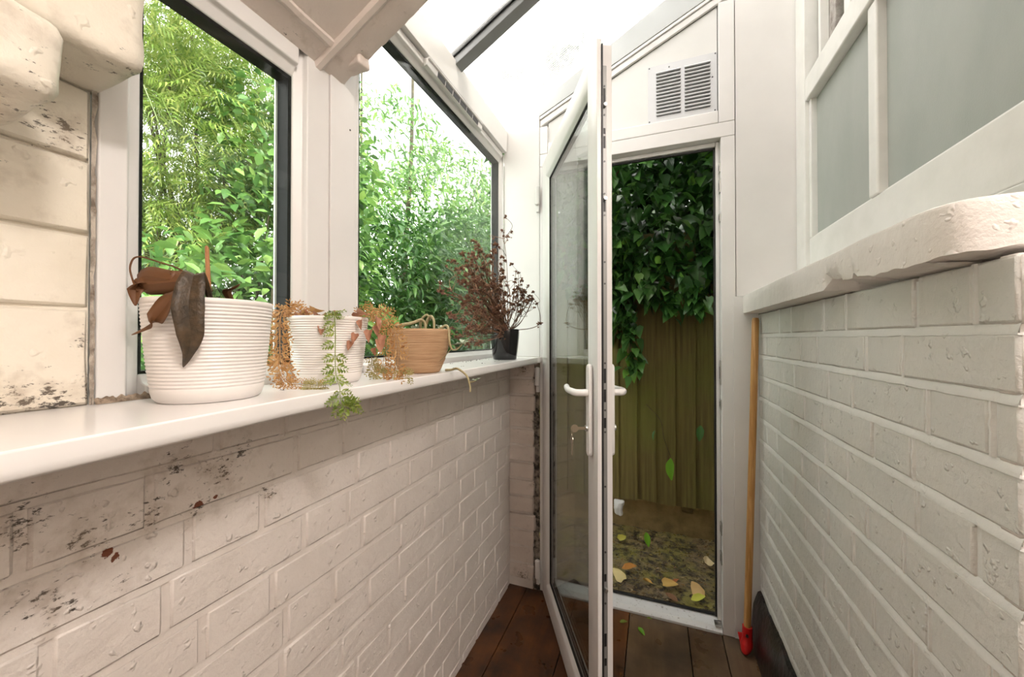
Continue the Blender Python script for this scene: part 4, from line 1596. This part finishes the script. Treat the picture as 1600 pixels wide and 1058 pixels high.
ribbon([(-.572, .322, 1.280), (-.572, .300, 1.256), (-.588, .288, 1.226), (-.602, .283, 1.214), (-.622, .279, 1.205)], [.004, .012, .0095, .004, .0006], (.5, .3, .6), m_deadbrown, 'leaf', p1, .4)
ribbon([(-.60, .39, 1.25), (-.592, .375, 1.268), (-.575, .374, 1.272), (-.563, .374, 1.279)], [.003, .006, .004, .0006], (.5, .8, .2), m_deadbrown, 'leaf', p1, .5)
mb = MB(); mb.tube(catmull([(-.61, .357, 1.24), (-.603, .330, 1.288), (-.640, .314, 1.306), (-.664, .303, 1.312), (-.666, .297, 1.298), (-.652, .293, 1.280), (-.636, .291, 1.262)], 6), .0012, 6)
mb.build('leaf_stalk', m_deadbrown, p1, True)
mb = MB(); mb.tube([(-.628, .372, 1.22), (-.629, .3715, 1.28), (-.6315, .3705, 1.338), (-.632, .370, 1.340)], [.0036, .0033, .0026, .001], 8)
mb.build('cane', m_stake, p1, True)
mb = MB(); mb.tube([(-.6285 + .005 * math.cos(a), .3715 + .005 * math.sin(a), 1.272 + .002 * math.sin(2 * a)) for a in [i * .33 for i in range(20)]], .0006, 5)
mb.build('tie', m_twig, p1, True)
mb = MB(); mb.tube(catmull([(-.60, .358, 1.235), (-.585, .345, 1.262), (-.568, .322, 1.286)], 5), .002, 6)
mb.build('stem', m_deaddark, p1, True)


def frond(name, path, wid, mat, parent, npin=16, droop=.35, seed=1, leaflets=5, lside=None, taper=True):
    r = random.Random(seed)
    pts = catmull(path, 8)
    n = len(pts)
    mb = MB()
    mb.tube(pts, [.0011 * (1 - .6 * i / n) for i in range(n)], 5)
    for k in range(1, npin + 1):
        f_ = k / (npin + .5)
        i = min(int(f_ * (n - 1)), n - 2)
        p = pts[i].lerp(pts[i + 1], f_ * (n - 1) - i)
        d = (pts[i + 1] - pts[i]).normalized()
        sd = Vector(lside) if lside else d.cross(Vector((0, 0, 1)))
        sd = sd - d * sd.dot(d)
        sd.normalize()
        up = sd.cross(d)
        ln = wid * (math.sin(math.pi * min(1, f_ * .8 + .2)) ** .6 if taper else 1) * r.uniform(.75, 1.1)
        for s in (-1, 1):
            if r.random() < .08:
                continue
            pd = (sd * s + d * r.uniform(.15, .55) + up * r.uniform(-.5, .5) + Vector((0, 0, -droop * r.random()))).normalized()
            wn = d - pd * d.dot(pd)
            wn.normalize()
            fn_ = pd.cross(wn)
            b = len(mb.v)
            mb.v += [tuple(p - wn * .0005), tuple(p + wn * .0005), tuple(p + pd * ln), ]
            mb.f.append((b, b + 1, b + 2))
            for q in range(1, leaflets + 1):
                t_ = q / (leaflets + .3)
                ll = ln * (.34 if leaflets > 4 else .46) * (1.15 - .75 * t_)
                pc = p + pd * ln * t_
                for s2 in (-1, 1):
                    tip = pc + wn * s2 * ll + pd * ll * .6 + fn_ * r.uniform(-.4, .4) * ll
                    m1_ = pc + wn * s2 * ll * .55 + pd * ll * .65
                    b = len(mb.v)
                    mb.v += [tuple(pc - pd * ll * .25), tuple(pc + wn * s2 * ll * .6 - pd * ll * .05), tuple(tip), tuple(m1_)]
                    mb.f.append((b, b + 1, b + 2, b + 3))
    return mb.build(name, mat, parent)


# 2 smaller white pot with a dying fern
c2 = (-.623, .592, ZS)
p2 = empty('potted_fern', c2, label='smaller ribbed white pot with a green fern frond trailing over the front', cat='potted plant')
ribbed_pot(p2, c2, .0745, .062, .131, 24, m_ceramic)
frond('frond', [(-.60, .58, 1.24), (-.572, .552, 1.252), (-.556, .540, 1.243), (-.545, .532, 1.211), (-.540, .527, 1.165), (-.530, .520, 1.132), (-.500, .498, 1.118), (-.488, .488, 1.098), (-.478, .492, 1.086), (-.470, .498, 1.090)], .023, m_ferngreen, p2, 18, .3, 3, 4, (.66, .75, 0), False)
frond('frond', [(-.64, .56, 1.24), (-.663, .530, 1.255), (-.655, .508, 1.235), (-.642, .498, 1.195), (-.630, .492, 1.155), (-.612, .486, 1.122)], .024, m_deadtan, p2, 18, .3, 4, 3, (.66, .75, 0), False)
frond('frond', [(-.65, .57, 1.24), (-.668, .545, 1.26), (-.658, .515, 1.25), (-.650, .505, 1.20), (-.640, .495, 1.15)], .024, m_deadtan, p2, 16, .3, 5, 3, (.66, .75, 0), False)
frond('frond', [(-.655, .505, 1.17), (-.628, .486, 1.145), (-.605, .482, 1.124), (-.578, .488, 1.119), (-.545, .498, 1.117)], .017, m_deadtan, p2, 18, .1, 6, 3, (.2, .4, .8), False)
frond('frond', [(-.57, .485, 1.119), (-.556, .490, 1.118), (-.535, .502, 1.118)], .014, m_deadolive, p2, 12, .1, 16, 3, (.2, .4, .8), False)
frond('frond', [(-.59, .63, 1.24), (-.556, .640, 1.262), (-.535, .655, 1.252), (-.520, .668, 1.215), (-.514, .672, 1.172), (-.514, .668, 1.135), (-.52, .665, 1.119)], .024, m_deadtan, p2, 20, .3, 7, 3, (.80, .60, 0), False)
frond('frond', [(-.59, .64, 1.24), (-.57, .668, 1.255), (-.56, .685, 1.225), (-.56, .685, 1.17), (-.555, .67, 1.13)], .022, m_deadtan, p2, 16, .3, 8, 3, (.80, .60, 0), False)
frond('frond', [(-.565, .650, 1.160), (-.570, .66, 1.135), (-.556, .67, 1.121), (-.53, .69, 1.118), (-.505, .70, 1.117)], .019, m_deadolive, p2, 22, .15, 9, 3, (.3, .4, .8), False)
rg2 = random.Random(8)
for i, (x, y, z, s) in enumerate(((-.535, .590, 1.236, .026), (-.522, .600, 1.215, .030), (-.541, .578, 1.208, .022), (-.525, .612, 1.240, .030), (-.515, .612, 1.195, .030), (-.583, .537, 1.222, .020),
                                  (-.520, .620, 1.225, .028), (-.512, .620, 1.205, .026), (-.548, .574, 1.193, .020), (-.53, .62, 1.180, .020))):
    one_leaf('dry_leaf', (x, y, z), -.8 + rg2.uniform(-.6, .6), -.9, rg2.uniform(-.8, .8), s, 'heart', m_pinkbrown, p2, 1.0)
for i in range(16):
    a = rg2.uniform(0, 2 * math.pi)
    rr = .066 * math.sqrt(rg2.random())
    one_leaf('dry_leaf', (c2[0] + rr * math.cos(a), c2[1] + rr * math.sin(a), 1.240 + rg2.uniform(0, .008)), rg2.uniform(0, 6.3), rg2.uniform(-.3, .4), rg2.uniform(-.6, .6), rg2.uniform(.022, .036), 'heart', m_pinkbrown if i % 3 else m_deadtan, p2, 1.0)

# 3 tan pot with withered succulents
c3 = (-.578, .846, ZS)
p3 = empty('potted_succulent', c3, label='tan cord-textured bowl pot with limp pale succulent stems', cat='potted plant')
prof = [(0, .002), (.046, .002), (.048, 0), (.052, .002), (.057, .012), (.066, .034), (.0735, .062), (.078, .090), (.0795, .108)]
pr2 = []
for i in range(len(prof) - 1):
    for q in range(5):
        t_ = q / 5
        r = prof[i][0] + (prof[i + 1][0] - prof[i][0]) * t_
        pr2.append((r + (.0004 * (-1) ** q if i > 3 else 0), prof[i][1] + (prof[i + 1][1] - prof[i][1]) * t_))
pr2 += [(.0795, .110), (.0785, .1125), (.0755, .1125), (.0745, .109), (.0735, .085)]
mb = MB(); mb.lathe(pr2, 64, c3)
mb.build('pot', m_tanpot, p3, True)
mb = MB()
mb.grid(lambda u, v: (c3[0] + .0735 * u * math.cos(v * 2 * math.pi), c3[1] + .0735 * u * math.sin(v * 2 * math.pi), ZS + .100 + .004 * noise.noise(Vector((u * 5, v * 9, 1)))), 5, 24)
mb.build('soil', m_potsoil, p3, True)
def stem(path, r, par, mat=m_succ, nm='stem'):
    mb = MB(); pts = catmull(path, 6)
    mb.tube(pts, [r * (1 - .35 * i / len(pts)) for i in range(len(pts))], 8)
    return mb.build(nm, mat, par, True)
stem([(-.60, .83, 1.215), (-.615, .80, 1.232), (-.60, .79, 1.233), (-.575, .81, 1.240), (-.565, .83, 1.248), (-.556, .836, 1.240), (-.553, .834, 1.222)], .0052, p3)
stem([(-.565, .845, 1.21), (-.560, .85, 1.243), (-.545, .845, 1.258), (-.535, .845, 1.247), (-.533, .843, 1.220)], .0045, p3)
stem([(-.585, .86, 1.21), (-.578, .85, 1.246), (-.560, .85, 1.262), (-.548, .85, 1.250)], .004, p3)
stem([(-.54, .86, 1.215), (-.517, .865, 1.232), (-.504, .862, 1.231), (-.497, .856, 1.21), (-.492, .852, 1.187), (-.486, .853, 1.172)], .0040, p3)
stem([(-.486, .853, 1.172), (-.476, .860, 1.172), (-.465, .868, 1.185)], .0022, p3)
stem([(-.487, .853, 1.175), (-.500, .850, 1.160), (-.52, .835, 1.135)], .0012, p3)
stem([(-.52, .88, 1.1165), (-.50, .875, 1.118), (-.478, .868, 1.122), (-.450, .865, 1.105), (-.438, .86, 1.080), (-.436, .858, 1.065)], .0034, p3)
stem([(-.441, .862, 1.090), (-.432, .866, 1.090), (-.425, .87, 1.094)], .0018, p3)
def rosette(c, r, par, seed, n=7):
    rr = random.Random(seed)
    for i in range(n):
        a = i / n * 2 * math.pi + rr.uniform(-.2, .2)
        one_leaf('succulent_leaf', c, a, rr.uniform(.0, .8), 0, r * rr.uniform(.8, 1.1), 'oval', m_succleaf, par)
rosette((-.463, .869, 1.187), .026, p3, 1)
rosette((-.425, .87, 1.092), .016, p3, 2, 6)
rosette((-.60, .87, 1.226), .024, p3, 3)
rosette((-.54, .885, 1.226), .022, p3, 4)
rosette((-.57, .805, 1.224), .016, p3, 5)

# 4 black pot with a dead kalanchoe
c4 = (-.593, 1.486, ZS)
p4 = empty('potted_kalanchoe', c4, label='glossy black pot with a tall tangle of dry brown flower twigs', cat='potted plant')
def sq(t_):
    return 1.0 / (abs(math.cos(t_)) ** 4.5 + abs(math.sin(t_)) ** 4.5) ** (1 / 4.5)
mb = MB()
mb.lathe([(0, .002), (.046, .002), (.048, 0), (.051, .003), (.055, .03), (.060, .07), (.063, .105), (.0635, .125), (.0625, .127), (.0595, .127), (.0585, .122), (.057, .09)], 64, c4, shape=lambda t_: .97 * (1 + (sq(t_ - .45) - 1) * .45))
mb.build('pot', m_blackpot, p4, True)
mb = MB()
mb.grid(lambda u, v: (c4[0] + .057 * u * math.cos(v * 2 * math.pi), c4[1] + .057 * u * math.sin(v * 2 * math.pi), ZS + .112 + .004 * noise.noise(Vector((u * 5, v * 9, 1)))), 5, 24)
mb.build('soil', m_potsoil, p4, True)
rk = random.Random(17)
fm = MB()
for i in range(22):
    a = rk.uniform(0, 6.28); e = rk.uniform(-.2, 1.3); l = rk.uniform(.5, 1.0)
    d = Vector((math.cos(a) * math.cos(e), math.sin(a) * math.cos(e), math.sin(e)))
    s = d.cross(Vector((.3, .5, .8))).normalized()
    b = len(fm.v)
    fm.v += [(0, 0, 0), tuple(d * l * .5 + s * .28), tuple(d * l), tuple(d * l * .5 - s * .28)]
    fm.f.append((b, b + 1, b + 2, b + 3))
me_fl = fm.mesh('flower_head', m_flower)
tips = []
def grow(base, tip, r, mat, arch):
    mid = base.lerp(tip, .5) + Vector((rk.uniform(-.03, .03), rk.uniform(-.03, .03), arch))
    mid.x = max(mid.x, -.672)
    pts = catmull([base, mid, tip], 7)
    for p in pts:
        p.x = max(p.x, -.676)
    mb = MB()
    mb.tube(pts, [r * (1 - .55 * i / len(pts)) for i in range(len(pts))], 6)
    mb.build('stem', mat, p4, True)
    return pts
base0 = Vector((c4[0], c4[1], ZS + .11))
# leaning mass on the window side
for i in range(64):
    u = rk.random() ** .52
    y = 1.49 - .43 * u
    zmax = 1.655 - .27 * u ** 1.5
    z = rk.uniform(1.165 + .06 * (1 - u), zmax) if rk.random() < .8 else rk.uniform(zmax - .09, zmax)
    tip = Vector((rk.uniform(-.668, -.55), y, z))
    b0 = base0 + Vector((rk.uniform(-.03, .03), rk.uniform(-.03, .03), 0))
    pts = grow(b0, tip, rk.uniform(.0016, .0028), m_twig2 if rk.random() < .45 else m_twig, rk.uniform(-.02, .05))
    tips.append((tip, 1))
    for q in range(rk.randint(2, 5)):
        k = rk.randint(len(pts) // 3, len(pts) - 2)
        t2 = pts[k] + Vector((rk.uniform(-.03, .04), rk.uniform(-.07, .04), rk.uniform(-.02, .08)))
        t2.x = max(t2.x, -.672)
        grow(pts[k], t2, .0011, m_twig2 if rk.random() < .5 else m_twig, .01)
        tips.append((t2, .8))
# upright spray against the white board
for i in range(15):
    tip = Vector((rk.uniform(-.58, -.475), rk.uniform(1.50, 1.57), 0))
    f_ = (tip.x + .58) / .105
    tip.z = rk.uniform(1.36, 1.60 - .22 * f_)
    pts = grow(base0 + Vector((rk.uniform(-.02, .03), rk.uniform(-.02, .02), 0)), tip, rk.uniform(.0014, .0024), m_twig, rk.uniform(-.05, .0))
    tips.append((tip, .8))
    for q in range(rk.randint(1, 3)):
        k = rk.randint(len(pts) // 2, len(pts) - 3)
        t2 = pts[k] + Vector((rk.uniform(-.02, .035), rk.uniform(-.02, .02), rk.uniform(.02, .09)))
        grow(pts[k], t2, .0010, m_twig, -.01)
        tips.append((t2, .7))
pts = catmull([base0, (-.56, 1.50, 1.235), (-.50, 1.54, 1.243), (-.462, 1.557, 1.262), (-.458, 1.558, 1.30), (-.470, 1.552, 1.345)], 7)
mb = MB(); mb.tube(pts, [.0020 * (1 - .4 * i / len(pts)) for i in range(len(pts))], 6)
mb.build('stem', m_twig, p4, True)
tips += [(pts[-1], .9), (Vector((-.463, 1.556, 1.262)), .8)]
for t_, s in tips:
    inst('flower_head', me_fl, p4, tuple(t_), (rk.uniform(-.4, .4), rk.uniform(-.4, .4), rk.uniform(0, 6.28)), [rk.uniform(.012, .021) * s] * 3)
    for q in range(rk.randint(0, 2)):
        inst('flower_head', me_fl, p4, tuple(t_ + Vector((rk.uniform(-.014, .014), rk.uniform(-.014, .014), rk.uniform(-.02, .005)))), (rk.uniform(-.6, .6), 0, rk.uniform(0, 6.28)), [rk.uniform(.006, .011) * s] * 3)

# crumbs of soil on the window board
cr = MB()
for i in range(90):
    if i < 70:
        y = rk.uniform(.98, 1.66); x = rk.choice([rk.uniform(-.688, -.655), rk.uniform(-.68, -.56)])
    else:
        y = rk.uniform(.45, .95); x = rk.uniform(-.69, -.53)
    r = rk.uniform(.0008, .003)
    b = len(cr.v)
    for d in ((1, 0, 0), (-.5, .8, 0), (-.6, -.7, 0), (.1, 0, .9)):
        cr.v.append((x + r * d[0] * rk.uniform(.7, 1.6), y + r * d[1] * rk.uniform(.7, 2.2), ZS + .0002 + r * d[2] * .8))
    cr.f += [(b, b + 1, b + 3), (b + 1, b + 2, b + 3), (b + 2, b, b + 3)]
tag(cr.build('soil_crumbs', m_potsoil), 'dark soil crumbs scattered along the white window board', 'soil', kind='stuff')
